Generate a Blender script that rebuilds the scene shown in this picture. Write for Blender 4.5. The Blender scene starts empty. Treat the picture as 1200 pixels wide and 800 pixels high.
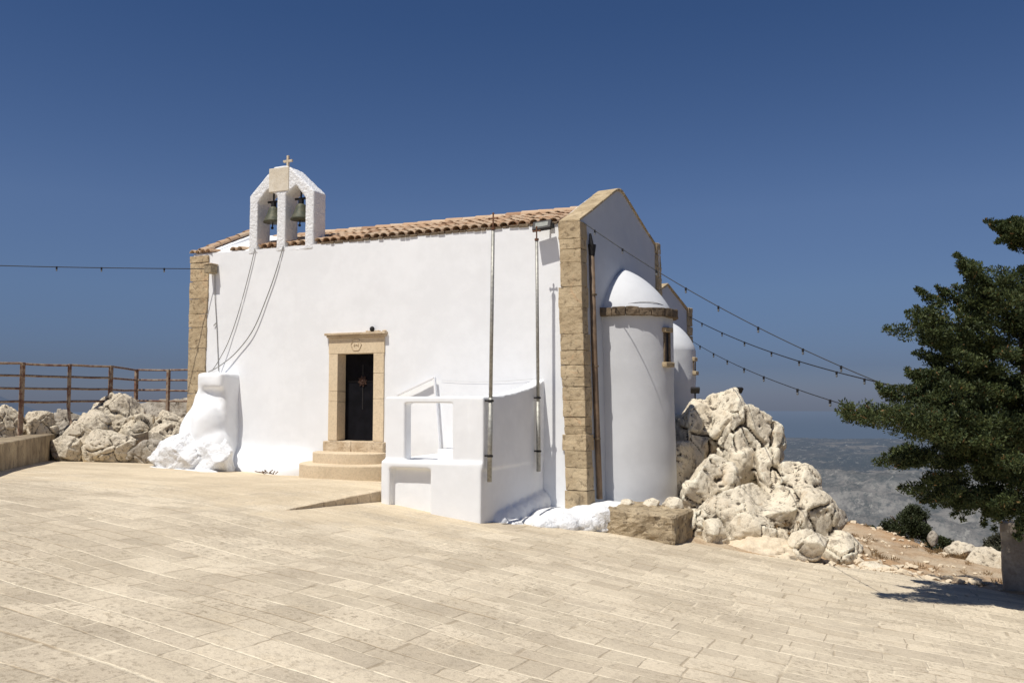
import bpy, bmesh, math, random
import numpy as np
from mathutils import Vector, Matrix, noise as mn
random.seed(7)
SC = bpy.context.scene
COL = SC.collection
R = math.radians
# building frame: x runs along the chapel's long front wall, y goes away from the viewer, z is up

# ------------------------------------------------------------------ node helper
class NT:
    def __init__(s, nt): s.t = nt; s.n = nt.nodes; s.l = nt.links
    def put(s, sock, v):
        if v is None: return
        if hasattr(v, 'is_output'): s.l.new(v, sock)
        elif isinstance(v, (tuple, list)):
            v = tuple(v)
            try: sock.default_value = v
            except Exception: sock.default_value = v + (1,) if len(v) == 3 else v[:3]
        else: sock.default_value = v
    def m(s, op, a, b=None, c=None, clamp=False):
        n = s.n.new('ShaderNodeMath'); n.operation = op; n.use_clamp = clamp
        s.put(n.inputs[0], a); s.put(n.inputs[1], b)
        if c is not None: s.put(n.inputs[2], c)
        return n.outputs[0]
    def mix(s, f, a, b, mode='MIX'):
        n = s.n.new('ShaderNodeMix'); n.data_type = 'RGBA'; n.blend_type = mode
        s.put(n.inputs[0], f); s.put(n.inputs[6], a if hasattr(a,'is_output') else tuple(a)+(1,)); s.put(n.inputs[7], b if hasattr(b,'is_output') else tuple(b)+(1,))
        return n.outputs[2]
    def coord(s, kind='Object'):
        return s.n.new('ShaderNodeTexCoord').outputs[kind]
    def mapv(s, v, scale=(1,1,1), loc=(0,0,0), rot=(0,0,0)):
        n = s.n.new('ShaderNodeMapping'); s.put(n.inputs[0], v)
        n.inputs['Scale'].default_value = scale; n.inputs['Location'].default_value = loc; n.inputs['Rotation'].default_value = rot
        return n.outputs[0]
    def noise(s, v, scale, detail=4, rough=.55, dist=0, out=0):
        n = s.n.new('ShaderNodeTexNoise'); s.put(n.inputs['Vector'], v)
        n.inputs['Scale'].default_value = scale; n.inputs['Detail'].default_value = detail
        n.inputs['Roughness'].default_value = rough; n.inputs['Distortion'].default_value = dist
        return n.outputs[out]
    def vor(s, v, scale, feature='F1', out=0):
        n = s.n.new('ShaderNodeTexVoronoi'); n.feature = feature; s.put(n.inputs['Vector'], v)
        n.inputs['Scale'].default_value = scale
        return n.outputs[out]
    def white(s, v, dim='2D', out=0):
        n = s.n.new('ShaderNodeTexWhiteNoise'); n.noise_dimensions = dim
        s.put(n.inputs['W' if dim == '1D' else 'Vector'], v)
        return n.outputs[out]
    def sep(s, v):
        n = s.n.new('ShaderNodeSeparateXYZ'); s.put(n.inputs[0], v); return n.outputs
    def comb(s, x, y, z=0.0):
        n = s.n.new('ShaderNodeCombineXYZ'); s.put(n.inputs[0], x); s.put(n.inputs[1], y); s.put(n.inputs[2], z); return n.outputs[0]
    def ss(s, x, a, b, lo=0.0, hi=1.0):
        n = s.n.new('ShaderNodeMapRange'); n.interpolation_type = 'SMOOTHSTEP'
        s.put(n.inputs[0], x); s.put(n.inputs[1], a); s.put(n.inputs[2], b); s.put(n.inputs[3], lo); s.put(n.inputs[4], hi)
        return n.outputs[0]
    def bump(s, h, strength=.5, dist=.02, normal=None):
        n = s.n.new('ShaderNodeBump'); s.put(n.inputs['Height'], h)
        n.inputs['Strength'].default_value = strength; n.inputs['Distance'].default_value = dist
        if normal is not None: s.put(n.inputs['Normal'], normal)
        return n.outputs[0]

def new_mat(name, rough=.85, spec=.2, metal=0):
    m = bpy.data.materials.new(name); m.use_nodes = True
    h = NT(m.node_tree); b = h.n['Principled BSDF']
    b.inputs['Roughness'].default_value = rough; b.inputs['Metallic'].default_value = metal
    b.inputs['Specular IOR Level'].default_value = spec
    return m, h, b

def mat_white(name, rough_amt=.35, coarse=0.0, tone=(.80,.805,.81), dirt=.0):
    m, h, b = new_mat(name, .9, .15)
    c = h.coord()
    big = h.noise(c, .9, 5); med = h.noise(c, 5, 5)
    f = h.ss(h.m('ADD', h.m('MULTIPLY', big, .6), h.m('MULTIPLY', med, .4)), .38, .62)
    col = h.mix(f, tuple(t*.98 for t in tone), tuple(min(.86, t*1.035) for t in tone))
    st = h.noise(h.mapv(c, (3.5, 3.5, .35)), 1.3, 4)
    col = h.mix(h.ss(st, .60, .78, 0, .08), col, (.66,.65,.62))
    if dirt > 0:
        d = h.noise(c, 7, 6, .7)
        col = h.mix(h.ss(d, .56, .70, 0, dirt), col, (.42,.38,.31))
    h.put(b.inputs['Base Color'], col)
    fine = h.noise(c, 60, 4, .6)
    ht = h.m('ADD', h.m('MULTIPLY', h.noise(c, 2.2, 4), 1.3), h.m('MULTIPLY', fine, .10))
    ht = h.m('ADD', ht, h.m('MULTIPLY', h.noise(c, 11, 3), .25))
    nrm = h.bump(ht, rough_amt, .03)
    if coarse > 0:
        nrm = h.bump(h.ss(h.noise(c, 22, 3, .7), .38, .62), coarse, .035, nrm)
    h.put(b.inputs['Normal'], nrm)
    return m

def mat_stone(name, light, dark, deep, scale=1.0, stain=None, bumpk=.7, pits=.5, rnd=0.0, rockp=False):
    m, h, b = new_mat(name, .92, .15)
    c = h.coord()
    big = h.noise(c, 1.6*scale, 6, .6); med = h.noise(c, 6*scale, 8, .65, .6); fine = h.noise(c, 38*scale, 5, .7)
    col = h.mix(h.ss(big, .35, .66), dark, light)
    col = h.mix(h.ss(fine, .40, .68, 0, .42), col, tuple(x*.62 for x in dark))
    if rnd > 0:
        g = h.n.new('ShaderNodeNewGeometry').outputs['Random Per Island']
        col = h.mix(h.m('MULTIPLY', g, rnd), col, tuple(x*.55 for x in dark))
    if stain:
        col = h.mix(h.ss(h.noise(c, 2.3*scale, 5, .6, 1.0), .57, .72, 0, .65), col, stain)
    crev = h.ss(med, .36, .47, 1, 0)
    col = h.mix(h.m('MULTIPLY', crev, pits), col, deep)
    if rockp:   # shade painted dark into the cracks, occlusion-like; pale edges
        pt = h.n.new('ShaderNodeNewGeometry').outputs['Pointiness']
        col = h.mix(h.ss(pt, .492, .44, 0, .92), col, (.06,.045,.034))
        col = h.mix(h.ss(pt, .515, .60, 0, .5), col, tuple(min(.8, x*1.1) for x in light))
        dk = h.noise(h.mapv(c, (1,1,.55)), 3.1, 7, .72, .8)
        col = h.mix(h.ss(dk, .55, .66, 0, .42), col, (.27,.23,.185))
        col = h.mix(h.ss(h.noise(c, 30, 6, .8), .56, .70, 0, .35), col, (.22,.185,.145))
    h.put(b.inputs['Base Color'], col)
    v = h.vor(h.mapv(c, (1,1,1.4)), 5*scale)
    ht = h.m('ADD', h.m('MULTIPLY', med, 1.0), h.m('MULTIPLY', fine, .5 if rockp else .22))
    ht = h.m('ADD', ht, h.m('MULTIPLY', v, .35))
    h.put(b.inputs['Normal'], h.bump(ht, bumpk, .06/scale))
    return m

def mat_plain(name, colr, rough=.6, metal=0, var=.25, scale=12, second=None, bump=.15, spec=.3):
    m, h, b = new_mat(name, rough, spec, metal)
    c = h.coord(); n = h.noise(c, scale, 5, .65)
    second = second or tuple(x*(1-var) for x in colr)
    h.put(b.inputs['Base Color'], h.mix(h.ss(n, .38, .62), colr, second))
    h.put(b.inputs['Normal'], h.bump(h.noise(c, scale*4, 3), bump, .004))
    return m

M = {}
M['white'] = mat_white('whitewash', .10, tone=(.805,.815,.825))
M['white_shaded'] = mat_white('shaded_whitewash', .16, tone=(.56,.585,.62))  # same whitewash, greyed and blued: side-wall shade painted into the colour
M['white_apse_shade'] = mat_white('apse_shaded_whitewash', .16, tone=(.60,.61,.625))  # whitewash toned down: the apse's shade is put into its colour
M['white_rough'] = mat_white('whitewash_roughcast', .2, .5, tone=(.84,.845,.85))
M['white_rock'] = mat_white('whitewashed_rock', .55, .45, dirt=.35)
M['quoin'] = mat_stone('sandstone_quoin', (.66,.53,.345), (.50,.385,.24), (.13,.09,.055), 1.5, (.55,.36,.21), .6, .6, .40)
M['trim'] = mat_stone('dressed_limestone', (.74,.61,.43), (.68,.55,.375), (.48,.37,.24), .8, None, .12, .14)
M['plaque'] = mat_stone('pale_worn_plaque', (.76,.70,.59), (.66,.585,.46), (.45,.38,.28), 1.6, None, .25, .2)
M['sill'] = mat_stone('worn_threshold_stone', (.70,.58,.42), (.55,.43,.29), (.28,.20,.13), 1.6, (.40,.28,.16), .6, .5)
M['step'] = mat_stone('dusty_step_render', (.68,.56,.40), (.60,.485,.335), (.40,.31,.21), .7, None, .15, .12)
M['coping'] = mat_stone('coping_stone', (.60,.48,.31), (.44,.34,.21), (.15,.11,.07), 1.6, (.30,.235,.15), .6, .4, .25)
M['cornice'] = mat_stone('weathered_cornice', (.24,.18,.12), (.145,.11,.075), (.05,.038,.028), 1.8, None, .8, .7)
M['block'] = mat_stone('rough_cut_block', (.52,.42,.28), (.34,.265,.17), (.12,.09,.06), 1.6, (.36,.25,.14), 1.0, .75)
M['bench'] = mat_stone('mossy_bench_stone', (.46,.375,.25), (.25,.195,.13), (.08,.062,.045), .9, (.27,.21,.13), .22, .45)
M['rock'] = mat_stone('pale_limestone_rock', (.84,.755,.60), (.77,.675,.52), (.17,.13,.095), 1.2, (.52,.38,.24), .8, .55, rockp=True)
M['rock_grey'] = mat_stone('grey_limestone_rock', (.50,.45,.37), (.31,.27,.22), (.08,.065,.05), 1.6, (.34,.26,.17), .9, .75, rockp=True)
M['rock_left'] = mat_stone('weathered_limestone_rock', (.76,.675,.53), (.64,.555,.425), (.12,.095,.07), 1.5, (.42,.33,.21), .9, .7, rockp=True)
M['sandrock'] = mat_stone('smooth_sandy_rock', (.74,.63,.47), (.66,.55,.40), (.42,.33,.23), .7, (.46,.33,.2), .35, .2)
M['concrete'] = mat_stone('stained_concrete', (.46,.40,.33), (.30,.255,.205), (.12,.10,.08), .6, (.58,.53,.45), .3, .3)
M['galv'] = mat_plain('galvanised_steel', (.40,.39,.35), .5, .35, .3, 20)
M['rust'] = mat_plain('rusty_iron', (.115,.062,.04), .8, .1, .4, 14, (.205,.095,.05), .3)
M['rust_rail'] = mat_plain('rusted_painted_rail', (.17,.082,.052), .75, .05, .4, 7, (.34,.265,.19), .3)
M['bronze'] = mat_plain('bell_bronze', (.115,.112,.075), .6, .25, .4, 9, (.07,.078,.058))
M['dark_iron'] = mat_plain('black_iron', (.022,.02,.02), .6, .1, .3, 12)
M['door'] = mat_plain('dark_door_paint', (.008,.008,.011), .75, 0, .4, 5, spec=.08)
M['rosette'] = mat_plain('old_copper', (.075,.038,.026), .7, .2, .5, 40)
M['cable'] = mat_plain('black_cable', (.018,.018,.02), .6, 0, .2, 20)
M['rope'] = mat_plain('grey_rope', (.34,.33,.31), .9, 0, .3, 60)
M['pipe'] = mat_plain('brown_drain_pipe', (.20,.135,.085), .6, 0, .4, 5, (.13,.09,.06))
M['lamp_grey'] = mat_plain('lamp_housing', (.028,.026,.025), .5, .2, .2, 10)
M['lamp_glass'] = mat_plain('lamp_glass', (.62,.65,.62), .15, 0, .08, 3, spec=.5)
M['bulb_glass'] = mat_plain('dim_bulb_glass', (.16,.17,.18), .2, 0, .1, 8, spec=.6)
M['flood_glass'] = mat_plain('grey_lamp_glass', (.30,.31,.27), .3, 0, .3, 8, spec=.4)
M['boxy'] = mat_plain('weathered_junction_box', (.36,.29,.19), .8, 0, .35, 18)
M['bark'] = mat_stone('juniper_bark', (.23,.15,.09), (.13,.085,.055), (.05,.035,.025), 3, None, .8, .5)
M['pale_cross'] = mat_plain('pale_stone_cross', (.62,.52,.38), .85, 0, .15, 20)

def mat_tile():
    m, h, b = new_mat('terracotta_tile', .85, .2)
    c = h.coord(); g = h.n.new('ShaderNodeNewGeometry').outputs['Random Per Island']
    col = h.mix(h.ss(g, .1, .9), (.50,.33,.205), (.57,.435,.305))
    col = h.mix(h.ss(h.white(h.m('MULTIPLY', g, 91.7), '1D'), .78, .97), col, (.36,.22,.135))
    col = h.mix(h.ss(h.noise(c, 9, 6, .7), .50, .70, 0, .6), col, (.33,.26,.18))
    h.put(b.inputs['Base Color'], col)
    h.put(b.inputs['Normal'], h.bump(h.noise(c, 40, 4), .3, .01))
    return m
M['tile'] = mat_tile()

def mat_leaf(name, a, bcol, dead=None):
    m, h, b = new_mat(name, .6, .25)
    c = h.coord(); g = h.n.new('ShaderNodeNewGeometry').outputs['Random Per Island']
    col = h.mix(h.ss(g, 0, 1), a, bcol)
    col = h.mix(h.ss(h.noise(c, 2.4, 3), .42, .62, 0, .55), col, tuple(x*.55 for x in a))
    if dead: col = h.mix(h.ss(h.white(h.m('MULTIPLY', g, 53.3), '1D'), .982, .99), col, dead)
    h.put(b.inputs['Base Color'], col)
    tr = h.n.new('ShaderNodeBsdfTranslucent'); h.put(tr.inputs[0], h.mix(.3, col, (.10,.12,.03)))
    mx = h.n.new('ShaderNodeMixShader'); mx.inputs[0].default_value = .18
    h.l.new(b.outputs[0], mx.inputs[1]); h.l.new(tr.outputs[0], mx.inputs[2])
    h.l.new(mx.outputs[0], h.n['Material Output'].inputs[0])
    return m
M['leaf'] = mat_leaf('juniper_foliage', (.034,.053,.020), (.092,.110,.036), (.24,.14,.06))
M['leaf_shrub'] = mat_leaf('shrub_foliage', (.035,.046,.019), (.062,.075,.03))
M['leaf_grey'] = mat_leaf('grey_scrub_foliage', (.07,.075,.05), (.115,.115,.075), (.22,.16,.09))
M['straw'] = mat_leaf('dry_grass', (.34,.22,.105), (.24,.15,.075))

def mat_paving():
    m, h, b = new_mat('stone_slab_paving', .9, .15)
    c = h.coord()
    dn = h.noise(c, 2.1, 3, .6, 0, 1); ds = h.sep(dn)
    s = h.sep(c)
    dn2 = h.noise(c, .35, 2, .5, 0, 1); d2 = h.sep(dn2)
    x = h.m('ADD', s[0], h.m('MULTIPLY', h.m('SUBTRACT', ds[0], .5), .07))
    y = h.m('ADD', s[1], h.m('MULTIPLY', h.m('SUBTRACT', ds[1], .5), .06))
    y = h.m('ADD', y, h.m('MULTIPLY', h.m('SUBTRACT', d2[1], .5), .35))
    RH = .315
    # alternate course heights: fold y through a wobble that depends on the course pair
    yr = h.m('DIVIDE', y, RH)
    yr = h.m('ADD', yr, h.m('MULTIPLY', h.m('SINE', h.m('MULTIPLY', yr, 1.7)), .22))
    row = h.m('FLOOR', yr); fy = h.m('SUBTRACT', yr, row)
    r1 = h.white(row, '1D')
    wd = h.m('ADD', .40, h.m('MULTIPLY', r1, .30))
    xr = h.m('ADD', h.m('DIVIDE', x, wd), h.m('MULTIPLY', r1, 37.0))
    xr = h.m('ADD', xr, h.m('MULTIPLY', h.m('SINE', h.m('ADD', h.m('MULTIPLY', xr, 2.1), h.m('MULTIPLY', r1, 9.0))), .27))
    colm = h.m('FLOOR', xr); fx = h.m('SUBTRACT', xr, colm)
    cell = h.comb(colm, row)
    rnd = h.white(cell, '2D'); rnd2 = h.white(h.comb(h.m('ADD', colm, 31.7), row), '2D')
    dr = h.m('MULTIPLY', h.m('MINIMUM', fy, h.m('SUBTRACT', 1.0, fy)), RH)
    dc = h.m('MULTIPLY', h.m('MINIMUM', fx, h.m('SUBTRACT', 1.0, fx)), wd)
    jag = h.m('MULTIPLY', h.noise(c, 14, 4, .7), .016)
    n1 = h.noise(c, .55, 4, .6); n2 = h.noise(c, 1.7, 6, .65, .5); n3 = h.noise(c, 16, 8, .75); n4 = h.noise(c, 90, 3, .7)
    # slab colour
    col = h.mix(rnd, (.515,.445,.335), (.655,.57,.435))
    col = h.mix(h.ss(rnd2, .66, .95, 0, .5), col, (.44,.375,.285))
    col = h.mix(h.ss(n2, .47, .66, 0, .45), col, (.40,.345,.265))
    col = h.mix(h.m('MULTIPLY', h.ss(n3, .50, .62), h.m('ADD', .25, h.m('MULTIPLY', h.ss(h.noise(c, .8, 4, .6), .42, .60), .55))), col, (.275,.225,.16))
    col = h.mix(h.ss(n4, .50, .72, 0, .5), col, (.72,.63,.47))
    # blown sand, densest close to the chapel front
    nx = h.ss(s[0], -4.0, -8.5); ny = h.ss(s[1], 7.5, 12.5)
    near = h.m('MULTIPLY', nx, ny)
    sand = h.ss(h.m('ADD', h.m('MULTIPLY', near, .31), h.noise(c, 1.3, 8, .68)), .56, .78)
    col_s = h.mix(h.noise(c, 5, 5), (.55,.455,.315), (.615,.52,.375))
    # joints
    gone = h.noise(c, 3.3, 4, .6)
    mr = h.m('MULTIPLY', h.ss(h.m('SUBTRACT', dr, jag), -.001, .008, 1, 0), h.ss(gone, .33, .45))
    mc = h.m('MULTIPLY', h.ss(h.m('SUBTRACT', dc, jag), -.003, .005, 1, 0), h.ss(h.noise(c, 2.4, 3), .38, .50))
    dark_r = h.ss(h.noise(c, 1.1, 4), .50, .60)
    light_c = h.ss(h.noise(c, .8, 2), .46, .58)
    mrc = h.mix(dark_r, (.80,.71,.54), (.38,.30,.20))
    mcc = h.mix(light_c, (.30,.24,.165), (.76,.67,.51))
    col = h.mix(h.m('MULTIPLY', sand, .72), col, col_s)
    keep = h.m('SUBTRACT', 1.0, h.m('MULTIPLY', sand, .55))
    col = h.mix(h.m('MULTIPLY', mr, h.m('MULTIPLY', keep, .80)), col, mrc)
    col = h.mix(h.m('MULTIPLY', mc, h.m('MULTIPLY', keep, .62)), col, mcc)
    col = h.mix(h.ss(h.noise(c, 26, 8, .85), .51, .63, 0, .62), col, (.31,.262,.20))
    col = h.mix(h.m('MULTIPLY', h.ss(n1, .42, .58), h.ss(s[0], 1.0, -4.0, .10, .30)), col, h.mix(1.0, col, (.62,.59,.56), 'MULTIPLY'))
    col = h.mix(h.ss(h.noise(c, 48, 6, .85), .53, .66, 0, .42), col, h.mix(1.0, col, (.62,.585,.53), 'MULTIPLY'))
    col = h.mix(1.0, col, (1.12,1.11,1.095), 'MULTIPLY')
    h.put(b.inputs['Base Color'], col)
    edge = h.m('MULTIPLY', h.ss(dr, .0, .022), h.ss(dc, 0, .018))
    ht = h.m('ADD', h.m('MULTIPLY', edge, .9), h.m('MULTIPLY', n3, .9))
    ht = h.m('ADD', ht, h.m('MULTIPLY', rnd, .6))
    ht = h.m('MULTIPLY', ht, keep)
    ht = h.m('ADD', ht, h.m('MULTIPLY', n2, .6))
    h.put(b.inputs['Normal'], h.bump(ht, .55, .014))
    return m
M['paving'] = mat_paving()

def mat_dirt():
    m, h, b = new_mat('dry_dirt_hillside', .95, .1)
    c = h.coord()
    n1 = h.noise(c, .5, 5, .6); n2 = h.noise(c, 3, 6, .7); n3 = h.noise(c, 22, 5, .75)
    col = h.mix(h.ss(n1, .38, .62), (.44,.285,.16), (.50,.40,.28))
    col = h.mix(h.ss(n2, .45, .66, 0, .6), col, (.33,.215,.125))
    col = h.mix(h.ss(n3, .55, .68, 0, .6), col, (.66,.57,.44))
    col = h.mix(h.ss(n3, .44, .34, 0, .6), col, (.15,.095,.055))
    s = h.sep(c)
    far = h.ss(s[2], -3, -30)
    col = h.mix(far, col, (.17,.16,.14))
    h.put(b.inputs['Base Color'], col)
    h.put(b.inputs['Normal'], h.bump(h.m('ADD', n2, h.m('MULTIPLY', n3, .6)), .8, .05))
    return m
M['dirt'] = mat_dirt()

HAZE = (.078,.100,.135)  # air haze, painted into the land's base colour by distance
def mat_valley():
    m, h, b = new_mat('hazy_valley_floor', 1, 0)
    c = h.coord(); s = h.sep(c)
    d = h.m('SQRT', h.m('ADD', h.m('MULTIPLY', s[0], s[0]), h.m('MULTIPLY', s[1], s[1])))
    # fields: warped voronoi cells, each cell its own tone
    w = h.noise(c, .004, 3, .6, 0, 1)
    vv = h.n.new('ShaderNodeVectorMath'); vv.operation = 'MULTIPLY_ADD'
    h.put(vv.inputs[0], w); vv.inputs[1].default_value = (120,120,0); h.put(vv.inputs[2], c)
    fld = h.vor(h.mapv(vv.outputs[0], (.011,.007,0), rot=(0,0,.4)), 1.0, 'F1', 1)
    fs = h.sep(fld)
    col = h.mix(fs[0], (.042,.048,.038), (.095,.085,.066))
    col = h.mix(h.ss(fs[1], .80, .90), col, (.27,.225,.165))
    col = h.mix(h.ss(h.noise(c, .0022, 5, .6), .45, .62, 0, .8), col, (.036,.045,.037))
    # olive trees / scrub speckle and white buildings
    ca = h.mapv(c, (1, .20, 1)); sp = h.noise(ca, .022, 7, .8)
    col = h.mix(h.ss(sp, .47, .58, 0, .85), col, (.030,.037,.030))
    col = h.mix(h.ss(h.noise(ca, .035, 6, .85), 0.535, .62, 0, .9), col, (.34,.31,.26))
    town = h.ss(h.noise(c, .0016, 3), .44, .60)
    bl = h.vor(h.mapv(c, (.034,.0055,0)), 1.0, 'F1', 0)
    bs = h.ss(bl, .20, .09)
    col = h.mix(h.m('MULTIPLY', bs, h.m('ADD', .12, h.m('MULTIPLY', town, .75))), col, (.70,.68,.62))
    # bare eroded ridges near the foot: pale gullies on the steep sides
    g = h.n.new('ShaderNodeNewGeometry'); nz = h.sep(g.outputs['Normal'])[2]
    steep = h.ss(nz, .965, .86)
    gul = h.noise(h.mapv(c, (.55,.5,.3), rot=(0,0,.6)), .035, 8, .78)
    ridge = h.mix(h.ss(gul, .40, .62), (.15,.135,.11), (.27,.245,.205))
    ridge = h.mix(h.ss(h.noise(h.mapv(c, (.35,.25,1)), .03, 7, .75), .47, .56, 0, .75), ridge, (.085,.085,.07))
    scr = h.noise(h.mapv(c, (1,.45,1)), .085, 6, .8)
    ridge = h.mix(h.ss(scr, .50, .60, 0, .75), ridge, (.060,.064,.048))
    ridge = h.mix(h.ss(h.noise(h.mapv(c, (.8,.5,1), rot=(0,0,-.5)), .06, 7, .8), .56, .63, 0, .8), ridge, (.38,.355,.30))
    hillz = h.ss(s[2], -197, -188)
    nearf = h.ss(d, 2500, 1700)
    col = h.mix(h.m('MULTIPLY', nearf, hillz), col, ridge)
    col = h.mix(h.m('MULTIPLY', h.m('MULTIPLY', nearf, steep), h.ss(gul, .46, .56, 0, .55)), col, (.34,.315,.265))
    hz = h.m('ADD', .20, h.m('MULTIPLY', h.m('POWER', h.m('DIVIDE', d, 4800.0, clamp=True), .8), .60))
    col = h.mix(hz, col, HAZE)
    h.put(b.inputs['Base Color'], col)
    return m
M['valley'] = mat_valley()

def mat_sea():
    m, h, b = new_mat('hazy_sea', 1, 0)
    c = h.coord(); s = h.sep(c)
    d = h.m('SQRT', h.m('ADD', h.m('MULTIPLY', s[0], s[0]), h.m('MULTIPLY', s[1], s[1])))
    col = h.mix(h.ss(d, 4500, 14000), (.078,.108,.155), (.098,.130,.185))  # sea paled with distance: haze put into the base colour
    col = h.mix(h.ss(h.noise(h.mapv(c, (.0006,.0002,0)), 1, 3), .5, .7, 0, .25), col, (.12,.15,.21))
    h.put(b.inputs['Base Color'], col)
    return m
M['sea'] = mat_sea()
M['far_hill'] = mat_plain('hazy_far_hill', (.086,.112,.160), 1, 0, .05, .001, bump=0, spec=0)  # headland's blue is haze painted as its colour

# ------------------------------------------------------------------ mesh helpers
def link(name, me, mat, parent=None, smooth=False):
    o = bpy.data.objects.new(name, me); COL.objects.link(o)
    if mat is not None: me.materials.append(mat)
    if parent is not None: o.parent = parent; o.matrix_parent_inverse = parent.matrix_world.inverted() if False else Matrix.Translation(-Vector(parent.location)) if parent.type == 'EMPTY' and parent.parent is None else Matrix.Identity(4)
    if smooth:
        for p in me.polygons: p.use_smooth = True
    return o

class MB:
    """collects shapes (world coordinates) into one mesh"""
    def __init__(s): s.v = []; s.f = []
    def add(s, vs, fs):
        k = len(s.v); s.v += [tuple(map(float, v)) for v in vs]; s.f += [tuple(i+k for i in f) for f in fs]; return s
    def prism(s, a, b):
        """two matching vertex loops joined into a closed solid"""
        n = len(a)
        return s.add(list(a)+list(b), [tuple(range(n))[::-1], tuple(range(n, 2*n))] + [(i, (i+1) % n, (i+1) % n+n, i+n) for i in range(n)])
    def box(s, x0, x1, y0, y1, z0, z1):
        return s.prism([(x0,y0,z0),(x1,y0,z0),(x1,y1,z0),(x0,y1,z0)], [(x0,y0,z1),(x1,y0,z1),(x1,y1,z1),(x0,y1,z1)])
    def tube(s, pts, r, seg=8, cap=True):
        pts = [Vector(p) for p in pts]; rr = r if isinstance(r, (list, tuple)) else [r]*len(pts)
        vs = []; fs = []
        for i, p in enumerate(pts):
            d = (pts[min(i+1, len(pts)-1)] - pts[max(i-1, 0)]).normalized()
            a = d.cross(Vector((0,0,1)) if abs(d.z) < .95 else Vector((1,0,0))).normalized(); b = d.cross(a)
            for k in range(seg):
                t = 2*math.pi*k/seg; vs.append(p + a*math.cos(t)*rr[i] + b*math.sin(t)*rr[i])
        for i in range(len(pts)-1):
            for k in range(seg):
                k2 = (k+1) % seg; fs.append((i*seg+k, i*seg+k2, (i+1)*seg+k2, (i+1)*seg+k))
        if cap: fs += [tuple(range(seg))[::-1], tuple((len(pts)-1)*seg+k for k in range(seg))]
        return s.add(vs, fs)
    def lathe(s, c, prof, seg=24, axis=None):
        vs = []; fs = []
        for (r, z) in prof:
            for k in range(seg):
                t = 2*math.pi*k/seg; vs.append((c[0]+r*math.cos(t), c[1]+r*math.sin(t), c[2]+z))
        for i in range(len(prof)-1):
            for k in range(seg):
                k2 = (k+1) % seg; fs.append((i*seg+k, i*seg+k2, (i+1)*seg+k2, (i+1)*seg+k))
        fs += [tuple(range(seg))[::-1], tuple((len(prof)-1)*seg+k for k in range(seg))]
        return s.add(vs, fs)
    def ball(s, c, rad, sub=2):
        bm = bmesh.new(); bmesh.ops.create_icosphere(bm, subdivisions=sub, radius=1)
        rad = rad if isinstance(rad, (tuple, list)) else (rad,)*3
        bm.verts.ensure_lookup_table()
        vs = [(c[0]+v.co.x*rad[0], c[1]+v.co.y*rad[1], c[2]+v.co.z*rad[2]) for v in bm.verts]
        fs = [tuple(v.index for v in f.verts) for f in bm.faces]; bm.free(); return s.add(vs, fs)
    def grid(s, fn, nu, nv, skip=None):
        vs = [fn(i/nu, j/nv) for j in range(nv+1) for i in range(nu+1)]
        fs = []
        for j in range(nv):
            for i in range(nu):
                if skip and skip(i, j): continue
                a = j*(nu+1)+i; fs.append((a, a+1, a+nu+2, a+nu+1))
        return s.add(vs, fs)
    def mesh(s, name):
        me = bpy.data.meshes.new(name); me.from_pydata(s.v, [], s.f); me.validate(); me.update()
        bm = bmesh.new(); bm.from_mesh(me); bmesh.ops.recalc_face_normals(bm, faces=bm.faces); bm.to_mesh(me); bm.free()
        return me
    def build(s, name, mat, parent=None, smooth=False, bevel=0, seg=2, recalc=True):
        if recalc: me = s.mesh(name)
        else:
            me = bpy.data.meshes.new(name); me.from_pydata(s.v, [], s.f); me.update()
        o = link(name, me, mat, parent, smooth)
        if bevel:
            m = o.modifiers.new('bevel', 'BEVEL'); m.width = bevel; m.segments = seg; m.limit_method = 'ANGLE'; m.angle_limit = R(40)
        return o

def tag(o, label=None, cat=None, group=None, kind=None):
    if label: o['label'] = label
    if cat: o['category'] = cat
    if group: o['group'] = group
    if kind: o['kind'] = kind
    return o
def thing(name, loc, label, cat, group=None):
    o = bpy.data.objects.new(name, None); COL.objects.link(o); o.location = loc; o.empty_display_size = .3
    return tag(o, label, cat, group)
_tex = {}
def ctex(scale, depth=3):
    k = (scale, depth)
    if k not in _tex:
        t = bpy.data.textures.new('plaster_relief', 'CLOUDS'); t.noise_scale = scale; t.noise_depth = depth; _tex[k] = t
    return _tex[k]
def plaster(o, voxel=.03, smooth=5, disp=.012, tex=.35, depth=3):
    """hand-trowelled look: weld the pieces, soften the edges, a little relief"""
    m = o.modifiers.new('weld', 'REMESH'); m.mode = 'VOXEL'; m.voxel_size = voxel; m.use_smooth_shade = True
    m = o.modifiers.new('soften', 'SMOOTH'); m.factor = .5; m.iterations = smooth
    if disp:
        m = o.modifiers.new('relief', 'DISPLACE'); m.texture = ctex(tex, depth); m.strength = disp; m.texture_coords = 'GLOBAL'
    return o
def sst(a, b, x):
    t = max(0, min(1, (x-a)/(b-a))); return t*t*(3-2*t)
def lerp(a, b, t): return a+(b-a)*t
def nz(x, y, z=0.0): return mn.noise(Vector((x, y, z)))
def fbm(x, y, z=0.0, o=4): return mn.fractal(Vector((x, y, z)), 1.0, 2.0, o)

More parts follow.
